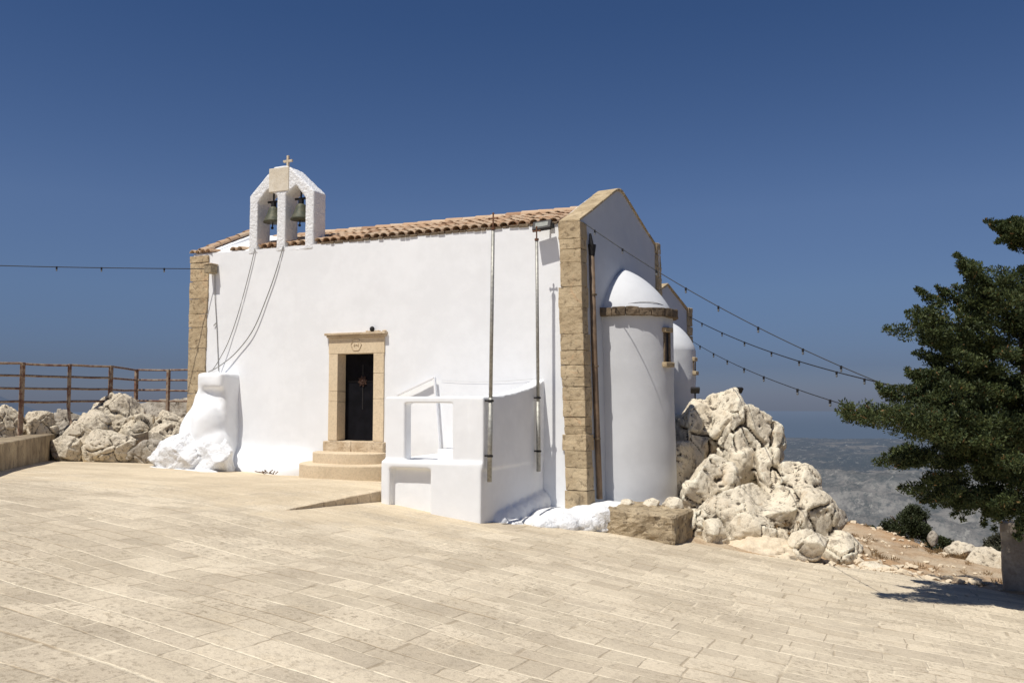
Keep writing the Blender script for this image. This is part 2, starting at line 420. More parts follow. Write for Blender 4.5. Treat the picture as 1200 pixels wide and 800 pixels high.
# ------------------------------------------------------------------ ground levels
HP = [(-60,.5),(-30,.5),(-22,.47),(-14.6,.43),(-11,.29),(-8.2,.05),(-6.18,-.22),(-4.5,-.38),(-3.37,-.57),(-1,-.85),(2,-1.1),(5,-1.35),(10,-1.6),(20,-2.0),(60,-3)]
def H0(u):
    for (a, ha), (b, hb) in zip(HP, HP[1:]):
        if u <= b: return ha+(hb-ha)*(max(u, a)-a)/(b-a)
    return HP[-1][1]
def H(u): return sum(H0(u+k*.28) for k in range(-3, 4))/7
def gz(u, w):
    k = .06*(15-w) if w < 16 else -.06-.042*(w-16)
    return H(u)+k
EP = [(-40,16.3),(-20.3,16.3),(-16,15.6),(-4,15.6),(-3.3,15.65),(-1.2,15.95),(.1,16.35),(1.6,16.1),(6,16.0),(30,16)]
def edge_w(u):
    for (a, ha), (b, hb) in zip(EP, EP[1:]):
        if u <= b: return ha+(hb-ha)*(max(u, a)-a)/(b-a)
    return EP[-1][1]

# plaza: one sheet of paving that ends at the rocks and the dirt slope
mb = MB()
def plz(a, b):
    u = lerp(-24, 22, a)
    e = edge_w(u); w = lerp(-14, e, b)
    z = gz(u, w)+.012*nz(u*.9, w*.9, 3)
    if b > .985: w += .06*nz(u*3, 1.7, 0)
    return (u, w, z)
mb.grid(plz, 230, 150)
tag(mb.build('plaza_paving', M['paving'], smooth=True), kind='structure')

# hillside under and beyond the plaza
def hill(u, w):
    z = gz(u, min(w, 40))
    e = edge_w(u)
    t = sst(-.35, .25, w-e)
    z += lerp(-.10, .015, t)
    z += .75*sst(16.3, 18.2, w)*sst(-15.3, -16.6, u)*(1-sst(21, 24, w))
    n = fbm(u*.5, w*.5, 2)*.10+fbm(u*1.9, w*1.9, 5)*.035
    z += n*t
    s1 = (u+1.75)*.9+(w-29.2)*.433
    s = min(s1, w-20.5)
    s = max(s, w-31, -20.9-u if w > -2 else -9, u-26)
    s += nz(u*.3, w*.3, 9)*.8
    if s > -1.5: z -= .62*max(0, (s+1.5))**1.25*.55
    return max(z, -202)
mb = MB(); C0 = (0, 20)
rad = [0]+[.3*k for k in range(1, 70)]
while rad[-1] < 420: rad.append(rad[-1]*1.07)
NA = 260; vs = []; fs = []
for i, r in enumerate(rad):
    for k in range(NA):
        t = 2*math.pi*k/NA; u = C0[0]+r*math.cos(t); w = C0[1]+r*math.sin(t); vs.append((u, w, hill(u, w)))
for i in range(len(rad)-1):
    for k in range(NA):
        k2 = (k+1) % NA
        fs.append((i*NA+k, (i+1)*NA+k, (i+1)*NA+k2, i*NA+k2))
mb.add(vs, fs)
tag(mb.build('hillside_ground', M['dirt'], smooth=True, recalc=False), kind='structure')

# valley: eroded foothills, then the plain down to the coast
mb = MB(); vs = []; fs = []; NR = 380
ANG = [R(a) for a in list(np.linspace(20, 74, 45))+list(np.linspace(74.1, 106, 560))+list(np.linspace(106.3, 175, 130))]; NA = len(ANG)-1
def valley_z(x, y, d):
    amp = sst(850, 1250, d)*(1-sst(1750, 2350, d))
    b = mn.ridged_multi_fractal(Vector((x*.0016, y*.0052, 1.3)), .9, 2.1, 6, 1.0, 2.0)
    g = mn.ridged_multi_fractal(Vector((x*.012, y*.0045, 4.3)), .8, 2.1, 5, 1.0, 2.0)
    lo = fbm(x*.0012, y*.0012, 7, 3)
    z = -207+amp*(b*34*sst(950, 1500, d)+b*6+g*3+lo*22)
    z += (1-sst(500, 1000, d))*2
    return z
for i in range(NR+1):
    d = 180*(6500/180)**(i/NR)
    for k in range(NA+1):
        t = ANG[k]; x = d*math.cos(t); y = d*math.sin(t)
        vs.append((x, y, valley_z(x, y, d)))
for i in range(NR):
    for k in range(NA):
        a = i*(NA+1)+k; fs.append((a, a+NA+1, a+NA+2, a+1))
# the land stops at an uneven coast line: the left of the view is open sea
keep = []
for f in fs:
    x = sum(vs[i][0] for i in f)/4; y = sum(vs[i][1] for i in f)/4
    d = math.hypot(x, y); t = math.degrees(math.atan2(y, x))
    coast = 4750+220*nz(t*.25, 3.1, 0)+60*nz(t*1.3, 1, 0)
    coast *= 1-.62*sst(112, 128, t)
    if d < coast: keep.append(f)
mb.add(vs, keep)
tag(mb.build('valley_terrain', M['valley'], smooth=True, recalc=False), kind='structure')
mb = MB()
def seaf(a, b):
    d = 1300*(14500/1300)**b; t = lerp(R(10), R(185), a); return (d*math.cos(t), d*math.sin(t), -210)
mb.grid(seaf, 90, 20)
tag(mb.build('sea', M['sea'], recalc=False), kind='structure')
# faint headland far out to the left
mb = MB()
def headl(a, b):
    t = R(lerp(141.2, 166, a)); d = 12500+b*900
    hgt = (sst(0, .25, a)*(430+60*nz(a*9, 2)+25*nz(a*31, 4)))*(1-abs(2*b-1))
    return (d*math.cos(t), d*math.sin(t), -206+hgt)
mb.grid(headl, 80, 2)
tag(mb.build('far_headland_hills', M['far_hill'], smooth=True), kind='structure')

# ------------------------------------------------------------------ the chapel
chapel = thing('chapel', (-10, 17.4, 0), 'whitewashed stone chapel with tiled roof, twin-arched belfry and rounded apses on rock', 'chapel')
YW = 15.48
P0 = Vector((-5.265, YW, 0)); SD = Vector((.158, .9874, 0)).normalized(); NO = Vector((SD.y, -SD.x, 0))
def side(s, off, z):
    o = off+.022*(5.4-z)-.06
    p = P0+SD*s+NO*o
    return Vector((p.x, p.y, z))
def uright(z): return side(0, 0, z).x
# front wall with door opening
DX0, DX1, DZ0, DZ1 = -10.85, -9.93, .95, 2.95
us = sorted(set([round(x, 4) for x in np.linspace(-15.02, DX0, 45)]+[round(x, 4) for x in np.linspace(DX0, DX1, 10)]+[round(x, 4) for x in np.linspace(DX1, -5.6, 46)]))
zs = sorted(set([round(x, 4) for x in np.linspace(-.6, DZ0, 18)]+[round(x, 4) for x in np.linspace(DZ0, DZ1, 18)]+[round(x, 4) for x in np.linspace(DZ1, 5.40, 22)]))
mb = MB(); vs = []; nu = len(us)
for z in zs:
    for u in us:
        uu = u
        if u > -6.5: uu = u+(u+6.5)/.9*(uright(z)-.02+5.6)   # follow the leaning corner
        hole = DX0-.02 <= u <= DX1+.02 and DZ0-.02 <= z <= DZ1+.02
        edge_k = sst(-14.35, -13.8, u)*sst(-5.95, -6.4, u)
        w = YW+(0 if hole else edge_k*(.007*fbm(u*.8, z*.8, 1)+.003*nz(u*4, z*4)))
        foot = sst(.95, .38, z-.06*nz(u*1.3, 2))*sst(-11.2, -11.9, u)
        w -= .42*foot*(.8+.35*nz(u*1.1, 5))
        zz = z+(.018*nz(u*2.2, 8)+.01*nz(u*7, 9) if z > 5.39 else 0)
        vs.append((uu, w, zz))
fs = []
for j in range(len(zs)-1):
    for i in range(nu-1):
        cu = (us[i]+us[i+1])/2; cz = (zs[j]+zs[j+1])/2
        if DX0 < cu < DX1 and DZ0 < cz < DZ1: continue
        a = j*nu+i; fs.append((a, a+1, a+nu+1, a+nu))
mb.add(vs, fs)
wall_front = mb.build('front_wall', M['white'], chapel, smooth=True)
# top ledge of the front wall and the door reveal
mb = MB()
mb.grid(lambda a, b: (lerp(-15.02, -5.36, a), lerp(YW+.006, 15.95, b), 5.385+.03*b), 60, 2)
mb.build('wall_top', M['white'], chapel, smooth=True)
# gable (east) wall, body of the building
def gtop(s):
    t = s/1.86 if s < 1.86 else (3.8-s)/1.94
    t = max(0, min(1, t))
    z = 5.40+1.05*t
    return z-.07*max(0, 1-abs(s-1.86)/.28)**2
mb = MB(); NSg = 46
mb.grid(lambda a, b: side(a*3.8, (.012*nz(a*5, b*7)+.008*nz(a*14, b*16))*sst(.08, .2, a), lerp(-.6, gtop(a*3.8), b)), NSg, 60)
mb.build('gable_wall', M['white_shaded'], chapel, smooth=True)
# inner face + ends of the raised gable
mb = MB()
mb.grid(lambda a, b: side(a*3.8, -.40, lerp(5.2, gtop(a*3.8), b)), NSg, 6)
mb.grid(lambda a, b: side(a*3.8, lerp(-.40, 0, b), gtop(a*3.8)-.002), NSg, 2)
mb.build('gable_parapet', M['white'], chapel, smooth=False)
# back and west walls
mb = MB()
b0 = side(3.8, 0, 2.5)
mb.add([(-15.04, 19.2, -.6), (b0.x, b0.y, -.6), (b0.x, b0.y, 5.4), (-15.04, 19.2, 5.4)], [(0,1,2,3)])
mb.add([(-15.03, YW, -.6), (-15.03, YW, 5.4), (-15.03, 17.34, 6.25), (-15.03, 19.2, 5.4), (-15.03, 19.2, -.6)], [(0,1,2,3,4)])
mb.build('rear_wall', M['white'], chapel)
mb = MB()
mb.prism([(-15.03, YW+.05, 5.2), (-15.03, YW+.05, 5.43), (-15.03, 17.34, 6.25), (-15.03, 19.2, 5.43), (-15.03, 19.2, 5.2)],
         [(-14.55, YW+.05, 5.2), (-14.55, YW+.05, 5.43), (-14.55, 17.34, 6.25), (-14.55, 19.2, 5.43), (-14.55, 19.2, 5.2)])
mb.build('west_gable_parapet', M['white'], chapel, bevel=.03)

# roof tiles
RZ0, RZ1 = 5.415, 5.99; RY0, RY1 = 15.52, 17.34
def tile(mb, ax, ay, az, dx, dy, dz, r0, r1, up, seg=6, pan=False):
    """half barrel from a (lower end) along d"""
    d = Vector((dx, dy, dz)); L = d.length; d.normalize()
    side_v = d.cross(Vector((0,0,1))).normalized(); nrm = side_v.cross(d).normalized()
    vs = []; fs = []
    for i in (0, 1):
        for lay in (0, 1):
            for k in range(seg+1):
                t = math.pi*k/seg; rr = (r0 if i == 0 else r1)-(.016 if lay else 0)
                off = side_v*math.cos(t)*rr+nrm*math.sin(t)*rr*(-.7 if pan else .85)
                vs.append(Vector((ax, ay, az))+d*L*i+off)
    n = seg+1
    def q(i, lay, k): return i*2*n+lay*n+k
    for k in range(seg):
        fs += [(q(0,0,k), q(0,0,k+1), q(1,0,k+1), q(1,0,k)), (q(0,1,k+1), q(0,1,k), q(1,1,k), q(1,1,k+1)),
               (q(0,0,k+1), q(0,0,k), q(0,1,k), q(0,1,k+1)), (q(1,0,k), q(1,0,k+1), q(1,1,k+1), q(1,1,k))]
    fs += [(q(0,0,0), q(1,0,0), q(1,1,0), q(0,1,0)), (q(0,0,seg), q(0,1,seg), q(1,1,seg), q(1,0,seg))]
    mb.add(vs, fs)
rng = random.Random(3)
mb = MB(); slope = (RZ1-RZ0)/(RY1-RY0); pitch = .215; rows = 6; stp = (RY1-RY0)/rows
for back in (0, 1):
    n = int(9.0/pitch)
    for i in range(n):
        u0 = -14.48+i*pitch
        for j in range(rows):
            y = RY0-.10+j*stp; z = RZ0-.10*slope+j*stp*slope
            jx = rng.uniform(-.022, .022); jz = rng.uniform(-.008, .012)
            L = stp+.09
            if u0 > -5.72+.158*(y-YW)-.1: continue
            if u0 < -13.35 and not back: continue
            sg = 1
            y += .115 if j == 0 else 0; z += .115*slope if j == 0 else 0; L -= .115 if j == 0 else 0
            yy = y if not back else 2*RY1-y
            dy = L if not back else -L
            tile(mb, u0+jx, yy, z+.035+jz, rng.uniform(-.02, .02), dy, L*slope-.012, .105, .085, 1)
            tile(mb, u0+pitch/2, yy+(.02 if not back else -.02), z+.028, 0, dy, L*slope-.01, .095, .08, 1, 4, True)
roof = mb.build('roof', M['tile'], chapel, smooth=False, recalc=False)
mb = MB(); u = -14.5
while u < -5.75:
    tile(mb, u, RY1+rng.uniform(-.02, .02), RZ1+.045+rng.uniform(-.006, .012), .43, 0, rng.uniform(-.012, .004), .125, .11, 1, 7); u += .38
mb.build('ridge_tiles', M['tile'], roof, recalc=False)
mb = MB()   # mortar bed under the tiles
mb.prism([(-14.6, RY0-.02, RZ0-.06), (-5.5, RY0-.02, RZ0-.06), (-5.3, RY1, RZ1-.03), (-14.6, RY1, RZ1-.03)],
         [(-14.6, RY0-.02, RZ0-.12), (-5.5, RY0-.02, RZ0-.12), (-5.3, RY1, RZ1-.30), (-14.6, RY1, RZ1-.30)])
mb.prism([(-14.6, 2*RY1-RY0, RZ0-.06), (-5.5, 2*RY1-RY0, RZ0-.06), (-5.3, RY1+.002, RZ1-.03), (-14.6, RY1+.002, RZ1-.03)],
         [(-14.6, 2*RY1-RY0, RZ0-.12), (-5.5, 2*RY1-RY0, RZ0-.12), (-5.3, RY1+.002, RZ1-.30), (-14.6, RY1+.002, RZ1-.30)])
mb.build('mortar_bed', M['cornice'], roof)
mb = MB()   # rough mortar line at the eave
u = -11.35
while u < -5.85:
    l = rng.uniform(.10, .24); d = rng.uniform(.0, .03)
    mb.box(u, u+l-.008, YW-.012-d, YW+.10, 5.388+rng.uniform(-.010, .006), 5.432+rng.uniform(-.010, .012)); u += l
mb.build('eave_course', M['cornice'], roof, bevel=.012)
mb = MB()   # plastered strip of roof between the west verge and the belfry
mb.grid(lambda a, b: (lerp(-14.62, -13.30, a), lerp(YW+.02, RY1-.02, b), lerp(5.40, 6.16-.10*a, b)+.02*nz(a*3, b*4, 2)), 14, 20)
mb.build('roof_plaster', M['white'], chapel, smooth=True)
# verge tiles on the west parapet
mb = MB()
for j in range(6):
    y = YW-.02+j*.31; t = (y-YW)/(17.34-YW)
    z = 5.44+.84*t+.02
    tile(mb, -14.80+rng.uniform(-.03, .03), y, z, 0, .38, .15, .105, .095, 1, 6)
    y2 = 2*17.34-y
    tile(mb, -14.80, y2, z, 0, -.38, .15, .105, .095, 1, 6)
for x in (-15.02, -14.86, -14.70, -14.54):
    tile(mb, x, YW-.05, 5.43+rng.uniform(-.01, .015), .02, .34, .05, .09, .08, 1, 5)
mb.build('verge_tiles', M['tile'], roof, recalc=False)
for x in (-13.86, -13.66):   # two loose barrel tiles left of the belfry
    m2 = MB(); tile(m2, x, YW+.03, 5.435, .03, .4, .05, .10, .085, 1, 6); m2.build('loose_tile', M['tile'], roof, recalc=False)

# coping slabs of the east gable
mb = MB()
def slab(sa, sb, th):
    a = [side(sa, .035, gtop(sa)), side(sa, -.43, gtop(sa)), side(sb, -.43, gtop(sb)), side(sb, .035, gtop(sb))]
    mb.prism(a, [p+Vector((0,0,th)) for p in a])
cuts = [-.04, .52, 1.02, 1.42, 1.70, 1.86, 2.02, 2.3, 2.8, 3.3, 3.84]
for a, b in zip(cuts, cuts[1:]): slab(a+.004, b-.004, .055+rng.uniform(-.008, .008))
mb.build('gable_coping', M['coping'], chapel, bevel=.014)
m2 = MB()
for sa, sb in ((.05, .9), (.9, 1.75)):
    m2.prism([side(sa, -.438, gtop(sa)-.30), side(sb, -.438, gtop(sb)-.30), side(sb, -.438, gtop(sb)+.05), side(sa, -.438, gtop(sa)+.05)],
             [side(sa, -.402, gtop(sa)-.30), side(sb, -.402, gtop(sb)-.30), side(sb, -.402, gtop(sb)+.05), side(sa, -.402, gtop(sa)+.05)])
m2.build('coping_flashing', M['white'], chapel)

# corner quoins of brown sandstone
def rough_blocks(name, blocks, parent, mat, amp=.012, cuts=4, bevel=.012):
    bm = bmesh.new()
    for (a, b) in blocks:
        k = []
        for p in list(a)+list(b): k.append(bm.verts.new(p))
        n = len(a)
        fl = [tuple(range(n))[::-1], tuple(range(n, 2*n))]+[(i, (i+1) % n, (i+1) % n+n, i+n) for i in range(n)]
        for f in fl: bm.faces.new([k[i] for i in f])
    bmesh.ops.recalc_face_normals(bm, faces=bm.faces)
    if bevel: bmesh.ops.bevel(bm, geom=list(bm.edges), offset=bevel, segments=1, affect='EDGES', profile=.5)
    bmesh.ops.subdivide_edges(bm, edges=[e for e in bm.edges if e.calc_length() > .09], cuts=cuts, use_grid_fill=True)
    bm.normal_update()
    for v in bm.verts:
        q = v.co
        v.co = q+v.normal*(amp*mn.fractal(q*4.5, 1, 2, 4)*1.4)
    me = bpy.data.meshes.new(name); bm.to_mesh(me); bm.free()
    return link(name, me, mat, parent)
rng = random.Random(11)
def quoin_east(s0, s1, z0, z1, front=True):
    bl = []; z = z0
    while z < z1-.05:
        h = min(rng.uniform(.30, .52), z1-z)
        if z1-z-h < .15: h = z1-z
        za, zb = z+.003, z+h-.003
        wl = .45+rng.uniform(-.03, .03); wr = .27+rng.uniform(-.05, .05); pr = .036+rng.uniform(-.008, .010)
        def ring(zz):
            c = side(0, pr, zz); d = side(wr, pr, zz)
            return [(c.x-wl, YW-pr, zz), (c.x, YW-pr, zz), (d.x, d.y, zz), (d.x-.1, d.y, zz), (c.x-wl, YW+.1, zz)]
        if rng.random() < .35:    # split course
            zm = lerp(za, zb, rng.uniform(.4, .6)); bl.append((ring(za), ring(zm-.005))); bl.append((ring(zm+.005), ring(zb)))
        else: bl.append((ring(za), ring(zb)))
        z += h
    return bl
rough_blocks('quoin', quoin_east(0, .3, -.15, 5.40), chapel, M['quoin'], .008, bevel=.006)
mb = MB(); # dark mortar core showing in the joints
c0 = side(0, .016, -.1); c1 = side(0, .016, 5.38); d0 = side(.2, .016, -.1); d1 = side(.2, .016, 5.38)
mb.prism([(c0.x-.38, YW-.006, -.1), c0+Vector((0, -.006, 0)), d0, (d0.x-.2, d0.y, -.1)], [(c1.x-.38, YW-.006, 5.38), c1+Vector((0, -.006, 0)), d1, (d1.x-.2, d1.y, 5.38)])
mb.build('quoin_mortar', M['cornice'], chapel)
bl = []; z = .3
while z < 5.33:
    h = min(rng.uniform(.30, .55), 5.36-z)
    if 5.36-z-h < .15: h = 5.36-z
    wl = .50+rng.uniform(-.015, .02); pr = .040+rng.uniform(-.008, .010)
    bl.append(([(-15.05-pr, YW-pr, z+.006), (-15.05+wl, YW-pr, z+.006), (-15.05+wl, YW+.1, z+.006), (-15.05-pr, YW+.35, z+.006)],
               [(-15.05-pr, YW-pr, z+h-.006), (-15.05+wl, YW-pr, z+h-.006), (-15.05+wl, YW+.1, z+h-.006), (-15.05-pr, YW+.35, z+h-.006)])); z += h
rough_blocks('quoin', bl, chapel, M['quoin'], .010, bevel=.006)
# pier at the rear corner of the gable
bl = []
for k in range(8):
    z = 3.4+k*.27
    a = [side(3.66, .045, z+.005), side(3.92, .045, z+.005), side(3.92, -.25, z+.005), side(3.66, -.25, z+.005)]
    bl.append((a, [p+Vector((0, 0, .26)) for p in a]))
rough_blocks('corner_pier', bl, chapel, M['coping'], .012)

# belfry
YB = YW-.012
def poly_prism(mb, pts, y0, y1): mb.prism([(x, y0, z) for x, z in pts], [(x, y1, z) for x, z in pts])
bel_y1 = YB+.46
mb = MB()
L0, L1, C0_, C1_, R0_, R1_ = -13.36, -13.13, -12.575, -12.335, -11.79, -11.555
zb = 5.30
mb.box(L0, L1, YB, bel_y1, zb, 6.50); mb.box(C0_, C1_, YB, bel_y1, zb, 6.62); mb.box(R0_, R1_, YB, bel_y1, zb, 6.50)
mb.box(L0+.01, R1_-.01, YB+.01, bel_y1-.01, zb, 5.36)
for pts in ([(L0, 6.48), (L1, 6.48), (-12.855, 6.77), (-12.80, 7.13), (-12.845, 7.13), (L0, 6.66)],
            [(R1_, 6.48), (R1_, 6.62), (-12.22, 7.22), (-12.30, 7.14), (-12.06, 6.79), (R0_, 6.48)],
            [(-12.855, 6.77), (C0_, 6.60), (C1_, 6.60), (-12.06, 6.79), (-12.20, 7.20), (-12.35, 7.275), (-12.66, 7.275), (-12.88, 7.08)]):
    poly_prism(mb, pts, YB, bel_y1)
bell_tower = plaster(mb.build('belfry', M['white_rough'], chapel), .022, 2, .010, .08, 2)
tag(bell_tower, 'rough plastered twin-arched belfry with stone plaque')
mb = MB(); mb.box(-12.80, -12.245, YB-.018, YB+.1, 6.69, 7.235)
mb.build('plaque', M['plaque'], bell_tower, bevel=.008)
mb = MB(); cx, cy = -12.44, YB+.2
mb.box(cx-.026, cx+.026, cy-.026, cy+.026, 7.22, 7.56); mb.box(cx-.125, cx-.0265, cy-.024, cy+.024, 7.405, 7.458); mb.box(cx+.0265, cx+.125, cy-.024, cy+.024, 7.405, 7.458)
mb.build('cross', M['pale_cross'], bell_tower, bevel=.006)
for bx_, nm, lb in ((-12.80, 'left', 'bronze bell hanging in the left arch of the belfry'), (-12.03, 'right', 'bronze bell hanging in the right arch of the belfry')):
    by, bz = YB+.17, 6.02
    t = thing('bell', (bx_, by, bz), lb, 'bell', 'bells in the belfry')
    m2 = MB(); m2.lathe((bx_, by, bz), [(.195,.0), (.235,.0), (.222,.045), (.175,.14), (.138,.23), (.118,.31), (.098,.352), (.05,.372), (.012,.375)], 28)
    m2.build('bell_body', M['bronze'], t, smooth=True)
    m2 = MB(); m2.tube([(bx_, by, bz+.2), (bx_-.02, by-.01, bz-.10)], .014, 8); m2.ball((bx_-.022, by-.012, bz-.12), .034)
    m2.build('clapper', M['dark_iron'], t)
    m2 = MB(); m2.box(bx_-.05, bx_+.05, by-.04, by+.04, bz+.362, bz+.47); m2.tube([(bx_-.16, by, bz+.49), (bx_+.16, by, bz+.49)], .028, 8)
    m2.tube([(bx_, by, bz+.5), (bx_, by, bz+.74)], .02, 6)
    m2.build('yoke', M['dark_iron'], t)

# door: carved surround, dark leaf
surround = thing
mb = MB()
def blk(x0, x1, z0, z1, y0=YW-.035, y1=YW+.285): mb.box(x0+.003, x1-.003, y0, y1, z0+.003, z1-.003)
mb = MB()
for za, zb_ in ((1.08, 1.92), (1.92, 2.14), (2.14, 2.95)): blk(-11.075, -10.84, za, zb_)
for za, zb_ in ((1.08, 1.98), (1.98, 2.52), (2.52, 2.95)): blk(-9.935, -9.675, za, zb_)
blk(-11.085, -9.665, 2.95, 3.30)
frame = mb.build('door_surround', M['trim'], chapel, bevel=.006)
mb = MB()
mb.box(-11.115, -9.63, YW-.085, YW+.05, 3.303, 3.345); mb.box(-11.15, -9.60, YW-.12, YW+.05, 3.347, 3.40)
mb.build('cornice', M['sill'], frame, bevel=.012)
mb = MB(); rng = random.Random(5)
for k in range(11):
    x = rng.uniform(-10.1, -9.62); mb.ball((x, YW-.06, 3.415), (rng.uniform(.02, .05), .03, rng.uniform(.012, .025)), 1)
mb.build('cornice_rubble', M['sill'], frame)
mb = MB(); cxm, czm = -10.37, 3.135
ring = [(cxm+.125*math.cos(2*math.pi*k/28)*(1+.05*math.cos(6*2*math.pi*k/28)), YW-.037, czm+.125*math.sin(2*math.pi*k/28)*(1+.05*math.cos(6*2*math.pi*k/28))) for k in range(29)]
mb.tube(ring, .012, 6, False)
for dx in (-.05, .05): mb.box(cxm+dx-.008, cxm+dx+.008, YW-.045, YW-.03, czm-.035, czm+.035)
mb.box(cxm-.028, cxm+.028, YW-.045, YW-.03, czm-.008, czm+.008)
mb.build('medallion', M['sill'], frame, smooth=True)
leaf_y = YW+.27
mb = MB(); mb.box(-10.84, -9.935, leaf_y, leaf_y+.05, 1.083, 2.95)
door = mb.build('door', M['door'], chapel)
mb = MB(); rx, rz = -10.39, 2.36
pts = []
for k in range(16):
    rr = .125 if k % 2 == 0 else .085; t = 2*math.pi*k/16+.2; pts.append((rx+rr*math.cos(t), rz+rr*math.sin(t)))
mb.prism([(x, leaf_y-.022, z) for x, z in pts], [(x, leaf_y-.006, z) for x, z in pts])
ringp = [(rx+.06*math.cos(2*math.pi*k/20), leaf_y-.026, rz+.06*math.sin(2*math.pi*k/20)) for k in range(21)]
mb.tube(ringp, .014, 6, False); mb.ball((rx, leaf_y-.02, rz), (.035, .02, .035))
mb.build('rosette', M['rosette'], door)
mb = MB(); mb.box(rx-.012, rx+.012, leaf_y-.008, leaf_y-.002, 1.75, 2.72); mb.box(rx-.38, rx+.36, leaf_y-.010, leaf_y-.0025, 2.345, 2.369)
mb.build('door_cross', M['dark_iron'], door)
mb = MB(); mb.ball((-10.04, leaf_y-.03, 1.86), .028); mb.box(-10.07, -10.01, leaf_y-.012, leaf_y-.002, 1.78, 1.94)
mb.build('handle', M['dark_iron'], door)
bl = []
for a, b in ((-11.13, -10.42), (-10.41, -9.62)):
    bl.append(([(a, YW-.13, .80), (b, YW-.13, .80), (b, YW+.3, .80), (a, YW+.3, .80)], [(a, YW-.13, 1.075), (b, YW-.13, 1.075), (b, YW+.3, 1.075), (a, YW+.3, 1.075)]))
rough_blocks('threshold', bl, frame, M['sill'], .010)
tag(MB().ball((-9.95, YW-.07, 3.46), (.055, .05, .06)).build('door_lamp', M['dark_iron'], smooth=True), 'small round black lamp on the cornice above the chapel door', 'lamp')

# apses
def apse(c, r, z0, zs_, ztop, rb, name, parent, pw=.72):
    """half round tower on the gable with a half dome cap; c on the wall line"""
    mb = MB(); n = 48
    def shell(a, b):
        t = lerp(-math.pi/2-.05, math.pi/2+.05, a)
        z = lerp(z0, zs_, b); rr = lerp(rb, r, min(1, b*1.6))+.008*nz(a*6, b*9, r)+.012*sst(.12, 0, b)*6
        d = SD*math.sin(t)*rr+NO*math.cos(t)*rr
        return (c.x+d.x, c.y+d.y, z)
    mb.grid(shell, n, 40)
    body = mb.build(name, M['white_apse_shade'], parent, smooth=True)
    mb = MB()
    def dome(a, b):
        t = lerp(-math.pi/2-.05, math.pi/2+.05, a); ph = b
        rr = r*.985*(max(0, 1-ph**1.45))**pw; z = lerp(zs_, ztop, ph)
        d = SD*math.sin(t)*rr+NO*math.cos(t)*rr
        return (c.x+d.x, c.y+d.y, z+.006*nz(a*5, b*5, 2))
    mb.grid(dome, n, 26)
    mb.build('dome', M['white_apse_shade'], body, smooth=True)
    return body
def arc_band(c, r0, r1, z0, z1, n=24, a0=-90, a1=90, jit=0, seed=1):
    rg = random.Random(seed); bl = []
    for k in range(n):
        ta = R(lerp(a0, a1, k/n))+.004; tb = R(lerp(a0, a1, (k+1)/n))-.004; j = rg.uniform(-jit, jit)
        def P(t, rr, z): d = SD*math.sin(t)*rr+NO*math.cos(t)*rr; return Vector((c.x+d.x, c.y+d.y, z))
        bl.append(([P(ta, r0, z0), P(ta, r1+j, z0), P(tb, r1+j, z0), P(tb, r0, z0)], [P(ta, r0, z1), P(ta, r1+j, z1+j*.5), P(tb, r1+j, z1+j*.5), P(tb, r0, z1)]))
    return bl
c1 = side(1.90, 0, 3); c1.z = 0
ap1 = apse(c1, 1.01, -.5, 3.70, 4.70, 1.06, 'apse', chapel, .74)
rough_blocks('cornice', arc_band(c1, .9, 1.115, 3.63, 3.80, 13, -92, 92, .012), ap1, M['cornice'], .016, 2, .01)
# thin sagging lead strip lying on the cap
mb = MB()
mb.tube([(c1.x+(SD*math.sin(R(t))*.93+NO*math.cos(R(t))*.93).x, c1.y+(SD*math.sin(R(t))*.93+NO*math.cos(R(t))*.93).y, 3.83+.09*math.sin(math.pi*(t+75)/85)) for t in range(-75, 11, 8)], .006, 6)
mb.build('cap_cable', M['rope'], ap1)
def apse_window(c, r, z0, z1, parent, hw=.13, ang=0):
    ax = NO*math.cos(R(ang))+SD*math.sin(R(ang)); tx = SD*math.cos(R(ang))-NO*math.sin(R(ang))
    def bx3(mb, a0, a1, d0, d1, z0, z1):
        P = lambda a, d, z: c+tx*a+ax*d+Vector((0, 0, z))
        mb.prism([P(a0, d0, z0), P(a1, d0, z0), P(a1, d1, z0), P(a0, d1, z0)], [P(a0, d0, z1), P(a1, d0, z1), P(a1, d1, z1), P(a0, d1, z1)])
    m = MB(); bx3(m, -hw, -hw*.45, r-.1, r+.035, z0+.1, z1-.1); bx3(m, hw*.45, hw, r-.1, r+.035, z0+.1, z1-.1)
    w = m.build('window_frame', M['cornice'], parent, bevel=.01)
    m = MB(); bx3(m, -hw*.44, hw*.44, r-.1, r+.018, z0+.1, z1-.1); m.build('window_slit', M['dark_iron'], parent)
    m = MB(); bx3(m, -hw*1.35, hw*1.35, r-.1, r+.10, z0, z0+.098); m.build('window_sill', M['coping'], parent, bevel=.016)
    m = MB(); bx3(m, -hw*1.3, hw*1.3, r-.1, r+.075, z1-.098, z1); m.build('window_lintel', M['coping'], parent, bevel=.016)
apse_window(c1, 1.0, 2.62, 3.42, ap1, .12, -8)

